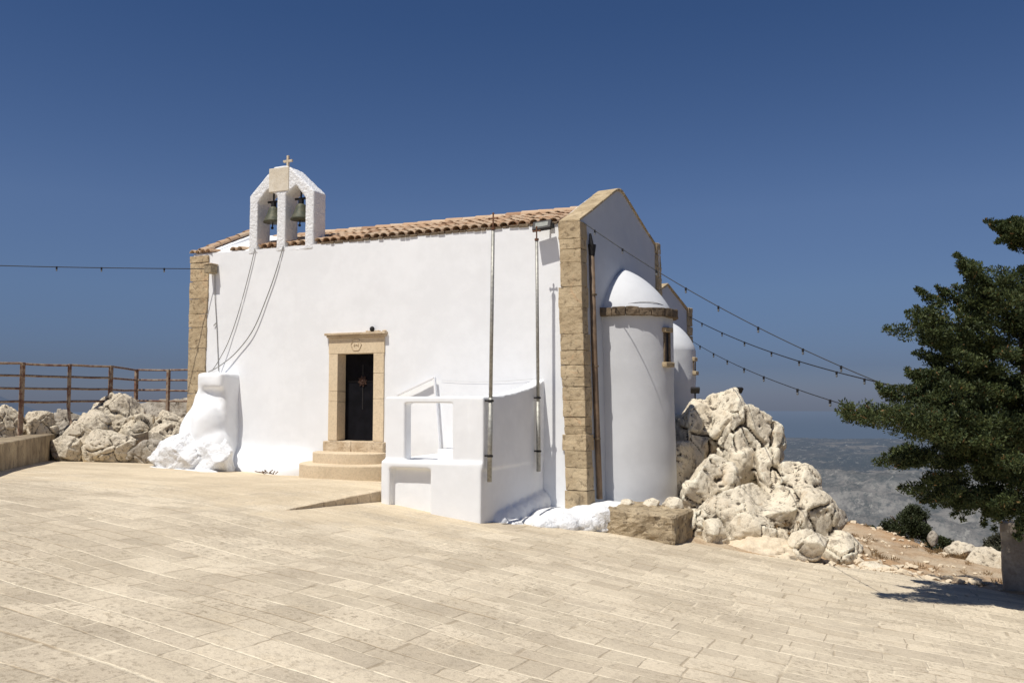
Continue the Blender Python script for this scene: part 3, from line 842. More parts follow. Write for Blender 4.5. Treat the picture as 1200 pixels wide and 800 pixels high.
# second nave behind, stepped back
nav = Vector((0, 0, 0))
def side2(s, off, z):
    p = P0+SD*s+NO*(off-.6); return Vector((p.x, p.y, z))
def gtop2(s):
    t = (s-4.1)/1.63 if s < 5.73 else (7.25-s)/1.52
    t = max(0, min(1, t)); return 4.22+.62*t
mb = MB()
mb.grid(lambda a, b: side2(lerp(3.85, 7.25, a), .01*nz(a*5, b*6), lerp(-2.5, gtop2(lerp(3.85, 7.25, a)), b)), 40, 40)
e = side2(7.25, 0, 0)
mb.add([e, (e.x-9.3, e.y-.3, 0), (e.x-9.3, e.y-.3, 4.2), (e.x, e.y, 4.2), (e.x, e.y, -2.5), (e.x-9.3, e.y-.3, -2.5)], [(0,1,2,3), (0,4,5,1)])
n2 = mb.build('side_nave', M['white_shaded'], chapel, smooth=False)
mb = MB()
for sa, sb in ((4.1, 5.0), (5.0, 5.7), (5.7, 6.5), (6.5, 7.3)):
    a = [side2(sa+.004, .04, gtop2(sa)), side2(sa+.004, -.35, gtop2(sa)), side2(sb-.004, -.35, gtop2(sb)), side2(sb-.004, .04, gtop2(sb))]
    mb.prism(a, [p+Vector((0, 0, .06)) for p in a])
mb.build('side_coping', M['coping'], n2, bevel=.012)
mb = MB()
f0, f1 = side2(4.0, -.35, 4.2), side2(5.73, -.35, 4.80); f2 = side2(7.25, -.35, 4.2)
B = Vector((-9.2, 0, 0))
mb.add([f0, f1, f1+B, f0+B, f2, f2+B], [(0,1,2,3), (1,4,5,2)])
mb.build('side_roof', M['tile'], n2)
bl = []
for k in range(5):
    z = 3.15+k*.25; a = [side2(7.05, .05, z), side2(7.34, .05, z), side2(7.34, -.2, z), side2(7.05, -.2, z)]
    bl.append((a, [p+Vector((0, 0, .24)) for p in a]))
rough_blocks('corner_pier', bl, n2, M['coping'], .015)
c2 = side2(5.73, 0, 0)
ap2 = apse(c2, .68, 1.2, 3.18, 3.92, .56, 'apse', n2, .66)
tag(ap2, 'small rear apse with smooth white cap')
apse_window(c2, .66, 2.56, 3.0, n2, .08, 0)

# drain pipe on the gable
mb = MB(); pts = [side(.40, .05, 4.82), side(.40, .055, 3), side(.42, .06, 1.5), side(.44, .07, .06)]
mb.tube(pts, .055, 10)
pipe = mb.build('drain_pipe', M['pipe'], chapel, smooth=True)
mb = MB(); mb.tube([side(.40, .055, 4.78), side(.40, .06, 5.00)], [.055, .085], 10); mb.tube([side(.38, .06, 5.0), side(.36, .05, 5.22)], [.05, .02], 8)
mb.build('pipe_head', M['dark_iron'], pipe)
for z in (1.2, 2.6, 4.0):
    q = side(.41, .06, z); mb = MB(); mb.tube([q, q+Vector((0, 0, .03))], .068, 10); mb.build('pipe_clip', M['cornice'], pipe)

# ------------------------------------------------------------------ door steps
steps = thing('door_steps', (-10.4, 14.9, .3), 'two rounded sandy steps below the dark chapel door', 'steps')
def halfstep(cx, a, b, z0, z1, y0=YW-.10):
    pts = [(cx+a*math.copysign(abs(math.cos(t))**.8, math.cos(t)), y0-b*abs(math.sin(t))**.8) for t in np.linspace(0, math.pi, 34)]
    m = MB(); m.prism([(x, y, z0) for x, y in pts], [(x, y, z1) for x, y in pts]); return m
halfstep(-10.40, .86, .58, .55, .86).build('step', M['step'], steps, bevel=.022, seg=3)
halfstep(-10.28, 1.17, 1.0, .10, .64).build('step', M['step'], steps, bevel=.025, seg=3)

# terrace lip: the plaza left of the white stair box is one low course higher
mb = MB()
def terr(a, b):
    u = lerp(-12.2, -8.28+.05*nz(b*4, 1), a); w = lerp(10.4, 15.3, b)
    k = max(0, min(1.1, (w-10.4)/2.5))
    return (u, w, gz(u, w)+.006+.17*k*sst(-12.2, -8.6, u)-.03*(1-sst(0, .06, a))-.03*(1-sst(0, .04, b)))
mb.grid(terr, 40, 40)
tag(mb.build('terrace_paving', M['paving'], smooth=True, recalc=False), kind='structure')
bl = []; w = 10.5
rng = random.Random(21)
while w < 13.3:
    l = rng.uniform(.22, .42); p = terr(1, (w-10.4)/4.9); q = terr(1, min(1, (w+l-10.4)/4.9)); 
    g = -.12
    bl.append(([(-8.45, w+.004, p[2]-.3), (-8.262, w+.004, p[2]-.3), (-8.262, w+l-.004, q[2]-.3), (-8.45, w+l-.004, q[2]-.3)],
               [(-8.45, w+.004, p[2]+.004), (-8.262, w+.004, p[2]+.004), (-8.262, w+l-.004, q[2]+.004), (-8.45, w+l-.004, q[2]+.004)])); w += l
o = rough_blocks('kerb', bl, None, M['step'], .008)
tag(o, 'low stone kerb edging the terrace beside the white stair box', 'kerb')

# ------------------------------------------------------------------ white stair box against the front wall
box = thing('stair_parapet', (-7.1, 14.2, 0), 'whitewashed parapet box with open window frame and lower niche against the front wall', 'parapet')
mb = MB(); F = 13.0
mb.box(-8.16, -7.98, F-.045, 15.45, -.4, .905)        # lower: left cheek
mb.box(-8.0, -7.15, F+.10, 15.45, -.4, .905)          # behind niche
mb.box(-8.0, -7.15, F-.045, 15.45, .78, .905)         # over niche
mb.prism([(-7.17, F-.045, -.4), (-6.21, F-.045, -.4), (-6.06, 15.47, -.4), (-7.17, 15.47, -.4)], [(-7.17, F-.045, .905), (-6.20, F-.045, .905), (-6.06, 15.47, .905), (-7.17, 15.47, .905)])
mb.box(-8.10, -7.70, F, F+.24, .85, 2.02); mb.box(-6.76, -6.175, F, F+.24, .85, 2.02); mb.box(-8.10, -6.175, F, F+.24, 1.91, 2.022)
# right cheek, its top sweeping up to the wall
prev = None
pr_ = [(13.0, 2.022), (13.5, 2.035), (14.0, 2.075), (14.5, 2.14), (15.0, 2.22), (15.49, 2.35)]
for (wa, za), (wb, zb2) in zip(pr_, pr_[1:]):
    ua = -6.175+.05*(wa-13); ub = -6.175+.05*(wb-13)
    mb.prism([(ua-.26, wa-.01, .8), (ua, wa-.01, .8), (ub, wb+.01, .8), (ub-.26, wb+.01, .8)], [(ua-.26, wa-.01, za), (ua, wa-.01, za), (ub, wb+.01, zb2), (ub-.26, wb+.01, zb2)])
for k in range(7):   # splayed foot of render on the shaded side
    mb.ball((-6.12+.01*k, 13.7+.28*k, -.22+.03*k), (.16, .34, .28), 2)
plaster(mb.build('parapet_wall', M['white'], box), .026, 2, .008, .3)
mb = MB(); mb.box(-7.22, -6.44, 13.30, 13.95, .86, 1.105)
mb.build('inner_step', M['white'], box, bevel=.02)
# thin white handrail of the inner stair against the wall
hr = thing('handrail', (-8.6, 15.3, 1.5), 'thin white handrail bent down the wall behind the parapet box', 'handrail')
mb = MB(); yh = YW-.10
a, b, c = Vector((-9.30, yh, 2.06)), Vector((-8.42, yh, 2.42)), Vector((-8.29, yh, .90))
def bar(mb, p, q, hw, hd):
    d = (q-p).normalized(); n = Vector((d.z, 0, -d.x)); y = Vector((0, hd, 0))
    mb.prism([p+n*hw-y, p-n*hw-y, p-n*hw+y, p+n*hw+y], [q+n*hw-y, q-n*hw-y, q-n*hw+y, q+n*hw+y])
bar(mb, a, b, .022, .03); mb.build('top_rail', M['white'], hr, bevel=.006)
mb = MB(); bar(mb, b, c, .022, .03); mb.build('post', M['white'], hr, bevel=.006)
mb = MB(); mb.tube([(x, YW-.022, 2.36-.05*math.sin((x+8.4)/1.1*1.5)+.01*(x+8.4)) for x in np.linspace(-8.3, -6.1, 14)], .0018, 5)
tag(mb.build('wall_cable', M['rope']), 'thin pale cable running along the wall above the parapet box', 'cable')

# ------------------------------------------------------------------ flag poles with crosses
def flagpole(top, bot, zj, clamps, label, cr):
    t = thing('flagpole', bot, label, 'flagpole', 'flagpoles clamped to the parapet')
    top = Vector(top); bot = Vector(bot)
    mid = bot.lerp(top, zj)
    m = MB(); m.tube([bot, mid], .040, 12); m.tube([mid, top], .031, 12); m.build('pole', M['galv'], t, smooth=True)
    m = MB(); d = (top-bot).normalized(); p = top
    m.tube([p-d*.01, p+d*.03], .04, 10); m.tube([p+d*.03, p+d*(.05+cr)], .013, 6)
    cc = p+d*(.05+cr*.62)
    m.tube([cc-Vector((cr*.34, 0, 0)), cc+Vector((cr*.34, 0, 0))], .013, 6)
    for q in (cc-Vector((cr*.34, 0, 0)), cc+Vector((cr*.34, 0, 0)), p+d*(.05+cr)): m.ball(q, .022, 1)
    m.build('cross', M['rust'], t)
    for z in clamps:
        q = bot.lerp(top, (z-bot.z)/(top.z-bot.z)); m = MB()
        m.box(q.x-.16, q.x+.055, q.y-.014, q.y+.014, z-.014, z+.014); m.tube([(q.x, q.y, z-.02), (q.x, q.y, z+.02)], .047, 10)
        m.build('clamp', M['lamp_grey'], t, bevel=.003)
flagpole((-6.03, 13.05, 4.86), (-6.09, 13.05, .60), .33, (1.95, 1.03), 'tall galvanised flagpole with rusty cross at the front corner of the parapet', .22)
flagpole((-6.0, 14.97, 5.0), (-5.99, 15.02, .62), .30, (2.0, 1.0), 'galvanised flagpole with small dark cross standing close to the front wall', .20)

# ------------------------------------------------------------------ lamps, box, ropes, wires
fl = thing('floodlight', (-6.0, 15.3, 5.38), 'flat floodlight on the front wall beside the brown corner quoin', 'floodlight')
mb = MB(); rot = Matrix.Rotation(R(24), 4, 'X')
def rb(mb, x0, x1, y0, y1, z0, z1, o, rt):
    P = [Vector(p) for p in ((x0,y0,z0),(x1,y0,z0),(x1,y1,z0),(x0,y1,z0),(x0,y0,z1),(x1,y0,z1),(x1,y1,z1),(x0,y1,z1))]
    P = [rt @ p+Vector(o) for p in P]; mb.prism(P[:4], P[4:])
fo = (-6.0, 15.24, 5.34); rt = Matrix.Rotation(R(-32), 4, 'X') @ Matrix.Rotation(R(-6), 4, 'Y')
rb(mb, -.19, .19, -.02, .06, -.105, .105, fo, rt); mb.build('housing', M['lamp_grey'], fl, bevel=.012)
mb = MB(); rb(mb, -.13, .13, -.025, -.021, -.055, .055, fo, rt); mb.build('glass', M['flood_glass'], fl)
mb = MB(); mb.tube([fo, (-5.9, YW+.02, 5.36)], .018, 6); mb.box(-5.93, -5.83, YW-.05, YW, 5.31, 5.41); mb.build('bracket', M['dark_iron'], fl)
jb = thing('junction_box', (-14.36, 15.35, 5.0), 'small brown junction box on the wall beside the left quoin', 'box')
mb = MB(); mb.box(-14.46, -14.26, 15.24, 15.46, 4.90, 5.10); mb.build('case', M['boxy'], jb, bevel=.01)
mb = MB(); mb.box(-14.475, -14.245, 15.225, 15.47, 5.102, 5.125); mb.build('lid', M['sill'], jb, bevel=.005)
mb = MB(); mb.tube([(-14.33, YW-.03, 4.9), (-14.31, YW-.025, 4.3), (-14.24, YW-.02, 3.6), (-14.16, YW-.02, 2.62)], .009, 6)
mb.tube([(-14.26, YW-.02, 3.75), (-14.33, YW-.03, 3.68)], .012, 5)
tag(mb.build('power_cable', M['rope']), 'grey cable dropping straight from the junction box to the white buttress', 'cable')
def smooth_path(P, n=6):
    P = [Vector(p) for p in P]; Q = [P[0]]+P+[P[-1]]; out = []
    for i in range(1, len(Q)-2):
        for k in range(n):
            t = k/n; a, b, c, d = Q[i-1], Q[i], Q[i+1], Q[i+2]
            out.append(.5*((2*b)+(c-a)*t+(2*a-5*b+4*c-d)*t*t+(3*b-a-3*c+d)*t**3))
    return out+[P[-1]]
def sag(a, b, s, n=30):
    a = Vector(a); b = Vector(b); return [a.lerp(b, i/n)+Vector((0, 0, -4*s*(i/n)*(1-i/n))) for i in range(n+1)]
mb = MB(); mb.tube(smooth_path([(-13.16, YW-.035, 5.42), (-13.3, YW-.035, 4.9), (-13.58, YW-.04, 4.0), (-13.86, YW-.05, 3.3), (-14.1, 15.38, 2.85), (-14.25, 15.34, 2.62)]), .009, 6)
tag(mb.build('bell_rope', M['rope']), 'left bell rope hanging from the belfry down the white wall', 'rope', 'bell ropes')
mb = MB(); P_ = [(-12.36, YW-.03, 5.42), (-12.55, YW-.035, 4.85), (-12.8, YW-.04, 4.25), (-13.15, YW-.05, 3.55), (-13.62, YW-.05, 3.05), (-14.05, 15.38, 2.74), (-14.35, 15.34, 2.60)]
mb.tube(smooth_path(P_), .011, 6)
tag(mb.build('bell_rope', M['rope']), 'right bell rope curving in a wide arc across the wall to the buttress', 'rope', 'bell ropes')

def string_light(name, label, a, b, s, n, seed, r=.010, twist=None):
    rg = random.Random(seed); pts = sag(a, b, s, 36)
    t = thing(name, a, label, 'string lights', 'strings of festoon bulbs')
    m = MB(); m.tube(pts, r, 6)
    if twist:
        m.tube([p+Vector((.015*math.sin(i*1.3), .015*math.cos(i*1.3), .012*math.cos(i*1.7)-twist*math.sin(math.pi*i/36)*(.5+.5*math.sin(i*.35)))) for i, p in enumerate(pts)], r*.8, 5)
    m.build('wire', M['cable'], t)
    for k in range(n):
        f = (k+.5+rg.uniform(-.18, .18))/n; i = min(35, int(f*36)); p = pts[i].lerp(pts[i+1], f*36-i)
        m = MB(); m.tube([p+Vector((0, 0, .012)), p+Vector((0, 0, -.045))], .019, 8); bulb = m.build('bulb_socket', M['cable'], t)
        m = MB(); m.ball(p+Vector((0, 0, -.066)), (.019, .019, .027), 2); m.build('bulb', M['bulb_glass'], bulb, smooth=True)
string_light('string_lights', 'string of bulbs running left from the junction box across the sky', (-14.46, 15.24, 5.0), (-19.6, 9.4, 4.72), .05, 6, 2)
cq = side(.12, .03, 5.40)
string_light('string_lights', 'long string of bulbs from the top of the brown corner quoin to the tree', cq, (.23, 14.5, 2.11), .22, 9, 4, .0085)
q2 = side2(7.3, .06, 4.12)
string_light('string_lights', 'upper string of bulbs from the rear nave corner to the tree', q2, (.17, 14.47, 2.18), .16, 7, 5, .010)
q3 = side2(7.3, .06, 3.50)
string_light('string_lights', 'lowest string of bulbs from the rear nave to the low branch', q3, (-.40, 12.25, 1.88), .12, 7, 6, .007)

# ------------------------------------------------------------------ rocks
def rock(name, loc, dims, seed, mat, label=None, cat='rock', group=None, sub=5, rotz=0, facets=24, amp=.09, tilt=0, parent=None, fine=1.0):
    rg = random.Random(seed)
    bm = bmesh.new(); bmesh.ops.create_icosphere(bm, subdivisions=sub, radius=1)
    pl = []
    for _ in range(facets):
        n = Vector((rg.gauss(0, 1), rg.gauss(0, 1), rg.gauss(0, .9))).normalized(); pl.append((n, rg.uniform(.66, .93)))
    off = Vector((rg.uniform(-50, 50), rg.uniform(-50, 50), rg.uniform(-50, 50)))
    D = Vector(dims); mx = max(dims)
    for v in bm.verts:
        p = v.co.copy()
        for n, d in pl:
            k = p.dot(n)-d
            if k > 0: p -= n*k*.97
        nrm = v.co.normalized()
        q = Vector((p.x*D.x, p.y*D.y, p.z*D.z))
        a = mn.fractal(q*.9/max(.35, mx*.5)+off, 1, 2.1, 3)*amp*mx*.55
        sz = min(1, mx)
        qw = q+Vector((mn.noise(q*2.1+off), mn.noise(q*2.1-off), mn.noise(q*2.3+off*2)))*.16
        for sc_, ga, st, ck, wd in ((1.25/max(.5, mx*.85), .13, .075, .11, .085), (3.4, .030, .016, .030, .07)):
            u_ = qw*sc_+off; dd, pp = mn.voronoi(u_)
            g_ = mn.noise_vector(pp[0]*5.3)
            a += ((u_-pp[0]).dot(g_)*ga*1.6+mn.noise(pp[0]*3.1)*st)*sz*fine
            e_ = dd[1]-dd[0]
            k_ = max(0, mn.noise(q*1.1-off)+.18)*fine
            if e_ < wd: a -= (1-e_/wd)*ck*sz*fine*min(1, k_*1.6)
        a += mn.fractal(q*4+off, .7, 2.1, 6)*.026*sz*fine
        pit = mn.noise(q*7+off)*max(0, mn.noise(q*1.1+off*3)+.25)
        a -= max(0, pit-.12)*.16*sz*fine
        v.co = q+nrm*a
    rot = Matrix.Rotation(R(rotz), 4, 'Z') @ Matrix.Rotation(R(tilt), 4, 'X')
    bmesh.ops.transform(bm, matrix=rot, verts=bm.verts)
    me = bpy.data.meshes.new(name); bm.to_mesh(me); bm.free()
    for p in me.polygons: p.use_smooth = True
    o = link(name, me, mat, parent); o.location = loc
    if label: tag(o, label, cat, group)
    return o
GR = 'loose limestone rocks around the right outcrop'
def RK(*a, **k): return rock('limestone_rock', *a, **k)
def fuse(name, mb, voxel, it, fn, mat, smooth=True):
    """weld overlapping lumps into one skin, then carve it point by point"""
    t = bpy.data.objects.new('weld', mb.mesh('weld')); COL.objects.link(t)
    m = t.modifiers.new('w', 'REMESH'); m.mode = 'VOXEL'; m.voxel_size = voxel
    m = t.modifiers.new('s', 'SMOOTH'); m.factor = .5; m.iterations = it
    ev = t.evaluated_get(bpy.context.evaluated_depsgraph_get()); me = bpy.data.meshes.new_from_object(ev); me.name = name
    bpy.data.objects.remove(t)
    bm = bmesh.new(); bm.from_mesh(me); bm.normal_update()
    mv = [(v, v.normal.copy()) for v in bm.verts]
    for v, n in mv: v.co = fn(v.co.copy(), n)
    bm.to_mesh(me); bm.free(); me.materials.clear()
    for p in me.polygons: p.use_smooth = smooth
    return link(name, me, mat)
def chunk(mb, c, r, seed, facets=11):
    """angular block: an ellipsoid cut flat by random planes, steeply bedded"""
    rg = random.Random(seed); bm = bmesh.new(); bmesh.ops.create_icosphere(bm, subdivisions=4, radius=1)
    pl = [(Vector((rg.gauss(0, 1), rg.gauss(0, 1), rg.gauss(0, .7))).normalized(), rg.uniform(.50, .84)) for _ in range(facets)]
    rot = Matrix.Rotation(rg.uniform(-.5, .5), 3, 'Z') @ Matrix.Rotation(rg.uniform(-.1, .35), 3, 'Y')
    vs = []
    for v in bm.verts:
        p = v.co.copy()
        for n_, d_ in pl:
            k = p.dot(n_)-d_
            if k > 0: p -= n_*k
        vs.append(rot @ Vector((p.x*r[0], p.y*r[1], p.z*r[2]))*1.24+Vector(c))
    mb.add(vs, [tuple(v.index for v in f.verts) for f in bm.faces]); bm.free()
def carve(q, n):
    off = Vector((3.1, 7.7, 1.9))
    w_ = q+Vector((mn.noise(q*1.7), mn.noise(q*1.7+off), mn.noise(q*1.9-off)))*.07
    w_ = Vector((w_.x+w_.z*.30, w_.y, w_.z*.70-w_.x*.25))
    a = 0
    for sc_, ga, st, ck, wd, pr in ((1.3, .03, .03, .17, .055, .16), (3.2, .020, .018, .06, .06, .04), (9, .008, .008, .018, .10, .0)):
        u_ = w_*sc_+off*sc_; dd, pp = mn.voronoi(u_)
        a += (u_-pp[0]).dot(mn.noise_vector(pp[0]*5.3))*ga*1.5+mn.noise(pp[0]*3.1)*st
        e_ = dd[1]-dd[0]; k_ = max(0, min(1, (mn.noise(q*.9*sc_**.5-off)+pr)*2.5))
        if e_ < wd: a -= (1-e_/wd)*ck*k_
    a += mn.fractal(q*2.6, .75, 2.2, 7)*.024
    pit = mn.noise(q*6.5+off)*max(0, mn.noise(q*1.3+off*3)+.3)
    a -= max(0, pit-.12)*.20
    return q+n*a
mb = MB(); OC = []
for c_, r_ in [
((-4.05, 19.55, 0.70), (0.68, 1.0, 1.05)), ((-3.33, 19.49, 1.35), (0.54, 0.9, 0.77)), ((-2.75, 18.87, 0.64), (0.66, 0.9, 1.07)), ((-2.17, 18.47, 0.29), (0.23, 0.7, 0.93)), ((-3.35, 17.52, -0.07), (0.59, 0.8, 0.78)), ((-2.64, 17.28, -0.35), (0.71, 0.8, 0.71)), ((-1.99, 17.35, -0.44), (0.6, 0.7, 0.67)), ((-1.59, 18.06, -0.17), (0.38, 0.7, 0.72)), ((-1.28, 17.77, -0.62), (0.3, 0.7, 0.57)), ((-0.87, 17.73, -0.99), (0.43, 0.8, 0.33)), ((-3.22, 16.38, -0.48), (0.39, 0.5, 0.39)), ((-0.45, 17.69, -1.21), (0.43, 0.5, 0.16)), ((-4.65, 20.7, .95), (.80, .8, .75)), ((-4.1, 20.3, -.6), (1.4, 2.2, 1.8)), ((-3.2, 18.4, -.6), (1.7, 1.9, .95)), ((-4.2, 18.3, .1), (.6, .8, .8)), ((-3.2, 17.3, -.6), (.8, .8, .6))]:
    OC.append((c_, r_))
OC += [((-1.75, 18.2, .12), (.42, .7, .62)), ((-1.45, 17.5, -.35), (.5, .7, .55)), ((-.95, 17.4, -.85), (.5, .7, .36)), ((-.5, 17.2, -1.15), (.5, .6, .2)), ((-2.4, 16.75, -.5), (.6, .5, .45))]
for k, (c_, r_) in enumerate(OC): chunk(mb, c_, r_, 900+k)
rg = random.Random(55)
for c_, r_ in OC[:11]:      # smaller blocks wedged between the large ones
    for k in range(2):
        d_ = Vector((rg.uniform(-1, 1), rg.uniform(-1, .3), rg.uniform(-.8, .8))); f_ = rg.uniform(.4, .65)
        chunk(mb, (c_[0]+d_.x*r_[0]*.8, c_[1]+d_.y*r_[1]*.7, c_[2]+d_.z*r_[2]*.7), (max(.2, r_[0]*f_), max(.2, r_[0]*f_), max(.22, r_[2]*f_)), rg.randint(0, 9999), 12)
tag(fuse('limestone_outcrop', mb, .034, 1, carve, M['rock']), 'large jagged cream limestone outcrop sloping down to the right behind the apse', 'rock')
RK((-3.3, 19.9, 1.80), (.55, .55, .30), 104, M['rock'], 'topmost rounded boulder of the outcrop, beside the rear apse', group=GR, sub=5)
RK((-1.36, 16.35, -.66), (.40, .38, .36), 109, M['rock'], 'round pitted boulder at the foot of the outcrop on the plaza edge', group=GR, sub=5)
RK((-1.45, 21.4, -.80), (.60, .6, .42), 111, M['rock_grey'], 'small brownish rock behind the outcrop at the edge of the slope', group=GR, sub=5)
RK((-2.95, 16.1, -.52), (.34, .32, .30), 108, M['rock'], 'small pitted rock at the plaza edge by the stone block', group=GR, sub=5)
RK((-2.15, 16.35, -.86), (.72, .55, .36), 112, M['sandrock'], 'smooth sandy sloping slab at the foot of the outcrop', group=GR, sub=5, facets=14, amp=.22, fine=.8)
RK((-.25, 16.9, -1.08), (.35, .4, .14), 113, M['rock'], 'flat broken stone flush with the dirt at the plaza edge', group=GR, sub=4)
GS = 'boulders beyond the dirt slope'
RK((.98, 23.4, -1.42), (.13, .13, .19), 121, M['rock_grey'], 'upright pale stone standing beside the dark round shrub', group=GS, sub=5, tilt=-25, amp=.3)
RK((1.4, 21.2, -1.38), (.42, .4, .26), 122, M['rock_left'], 'small pale boulder half hidden in dry grass', group=GS, sub=5)
RK((1.95, 20.0, -1.45), (.62, .5, .42), 123, M['rock_left'], 'broad grey-white boulder beside the concrete wall end', group=GS, sub=5)

# rubble strewn on the dirt
rg = random.Random(31); bm = bmesh.new()
for k in range(420):
    if k < 230: u = rg.gauss(-.15, .7); w = edge_w(u)+abs(rg.gauss(.15, .45))+.05
    else: u = rg.uniform(-1.6, 3); w = edge_w(u)+rg.uniform(.1, 8)
    s = rg.uniform(.015, .06)*(1 if rg.random() < .85 else 1.8)
    mt = Matrix.Translation((u, w, hill(u, w)+s*.25)) @ Matrix.Rotation(rg.uniform(0, 6.28), 4, 'Z') @ Matrix.Diagonal((s*rg.uniform(.8, 1.7), s, s*rg.uniform(.4, .8), 1))
    r_ = bmesh.ops.create_icosphere(bm, subdivisions=1, radius=1, matrix=mt)
    for v in r_['verts']: v.co += Vector((rg.uniform(-1, 1), rg.uniform(-1, 1), rg.uniform(-1, 1)))*s*.25
me = bpy.data.meshes.new('rubble'); bm.to_mesh(me); bm.free()
tag(link('rubble', me, M['sandrock']), 'loose pale rubble scattered on the dirt along the plaza edge', 'rubble', kind='stuff')

# left boulders below the railing
GL = 'boulders below the rusty railing'
LB = [((-20.25, 14.6, 1.20), (.52, .55, .62), 201, 'rock_left', 'cream boulder at the far left under the first railing post'),
      ((-19.75, 15.25, 1.20), (.44, .45, .58), 202, 'rock_left', 'upright cream boulder right of the first railing post'),
      ((-19.6, 15.95, 1.05), (.68, .55, .72), 203, 'rock_grey', 'grey pitted boulder between the first two railing posts'),
      ((-18.75, 15.85, 1.05), (.66, .55, .70), 204, 'rock_left', 'cream boulder under the second railing post'),
      ((-18.95, 16.95, 1.40), (.82, .7, .86), 205, 'rock_left', 'largest boulder, rising to the third railing post'),
      ((-18.1, 16.9, 1.05), (.72, .6, .62), 206, 'rock_left', 'cream boulder in front of the railing corner'),
      ((-17.85, 15.65, .70), (.85, .5, .60), 207, 'rock_left', 'wide low boulder standing on the paving right of the bench wall'),
      ((-17.7, 17.4, 1.0), (.78, .6, .66), 208, 'rock_left', 'cream boulder just left of the whitewashed rock'),
      ((-20.9, 21.0, 1.25), (2.2, .8, 1.05), 209, 'rock_grey', 'grey rubble bank behind the far end of the railing'),
      ((-16.75, 15.9, .58), (.70, .42, .46), 210, 'rock_grey', 'grey earthy rock beside the whitewashed rock'),
      ((-18.6, 15.15, .68), (.52, .4, .44), 211, 'rock_left', 'small boulder tucked behind the bench wall end'),
      ((-16.9, 16.7, .85), (.70, .5, .60), 212, 'rock_left', 'boulder half hidden by the whitewashed rock'),
      ((-20.3, 14.2, .85), (.6, .5, .4), 213, 'rock_grey', 'dark low rock behind the bench wall at the frame edge')]
for loc, d, s, m_, lb in LB: RK(loc, d, s, M[m_], lb, group=GL, sub=6)

# whitewashed buttress growing out of white painted rock
but = thing('whitewashed_buttress', (-14.2, 14.9, .4), 'whitewashed buttress on white painted rock at the left end of the front wall', 'buttress')
mb = MB()
mb.box(-14.28, -13.58, 14.88, 15.75, 2.22, 2.57)                      # head
mb.box(-13.98, -13.56, 15.05, 15.7, .4, 2.585)                        # spine up the wall
mb.box(-14.20, -13.6, 15.02, 15.7, .6, 2.4)
mb.ball((-14.12, 14.98, 1.45), (.34, .34, .62), 3); mb.ball((-13.90, 14.88, 1.22), (.34, .40, .70), 3); mb.ball((-14.25, 15.0, 1.0), (.46, .46, .85), 3)
mb.ball((-14.20, 15.0, 1.80), (.17, .24, .45), 3); mb.ball((-13.75, 14.9, .75), (.42, .48, .6), 3)
ob = plaster(mb.build('buttress_body', M['white'], but), .035, 34, .05, .45)
rr = rock('white_rock', (-14.30, 14.62, .70), (.85, .58, .72), 301, M['white_rock'], parent=None, sub=6, amp=.20, facets=30, fine=.55)
rr.parent = but; rr.matrix_parent_inverse = Matrix.Translation(-but.location)
rr = rock('white_rock', (-13.75, 14.75, .62), (.75, .55, .62), 302, M['white_rock'], sub=5, amp=.18, facets=30, fine=.45)
rr.parent = but; rr.matrix_parent_inverse = Matrix.Translation(-but.location)
rr = rock('white_rock', (-14.2, 14.4, .42), (1.15, .42, .10), 303, M['white_rock'], sub=5, amp=.12, fine=.4)
rr.parent = but; rr.matrix_parent_inverse = Matrix.Translation(-but.location)

# white painted rocks along the foot of the right end
GW = 'white painted rocks at the wall foot'
rock('white_painted_rock', (-6.0, 13.72, -.17), (.24, .22, .09), 401, M['white_rock'], 'smallest white painted rock at the foot of the parapet box', 'rock', GW, sub=5, amp=.16, facets=20, fine=.5)
rock('white_painted_rock', (-4.72, 14.80, -.16), (.30, .30, .26), 403, M['white_rock'], 'white painted rock leaning on the rough stone block', 'rock', GW, sub=5, amp=.16, facets=20, fine=.5)
mb = MB()
for c_, r_ in (((-5.62, 14.05, -.26), (.38, .30, .20)), ((-5.35, 14.35, -.26), (.42, .34, .26)), ((-5.05, 14.65, -.26), (.40, .34, .25)), ((-5.55, 14.75, -.22), (.50, .55, .22)), ((-5.1, 15.2, -.20), (.55, .58, .20)),
               ((-4.8, 15.7, -.14), (.55, .55, .19)), ((-5.75, 15.2, -.22), (.30, .42, .17)), ((-4.75, 15.15, -.2), (.32, .45, .2))): mb.ball(c_, r_, 3)
def carve_w(q, n):
    k = 1 if n.z < .75 else .35
    a = mn.fractal(q*2.2, 1, 2, 4)*.045*k
    u_ = q*3.2; dd, pp = mn.voronoi(u_); e_ = dd[1]-dd[0]
    a += mn.noise(pp[0]*3.1)*.05*k
    if e_ < .1: a -= (1-e_/.1)*.035*k
    return q+n*a
tag(fuse('whitewashed_ledge', mb, .035, 6, carve_w, M['white_rock']), 'low whitewashed rock ledge along the foot of the quoin and apse', 'ledge')
for k, (loc, d, lb) in enumerate([((-4.45, 15.62, .02), (.16, .14, .10), 'grey stone lying left on top of the rough block by the apse'), ((-4.05, 15.8, .02), (.20, .15, .13), 'knobbly stone in the middle behind the rough block'), ((-3.65, 15.9, .0), (.22, .16, .16), 'whitish stone at the right behind the rough block')]):
    rock('loose_stone', loc, d, 420+k, M['rock'], lb, 'stone', 'stones behind the rough block', sub=4, amp=.2)

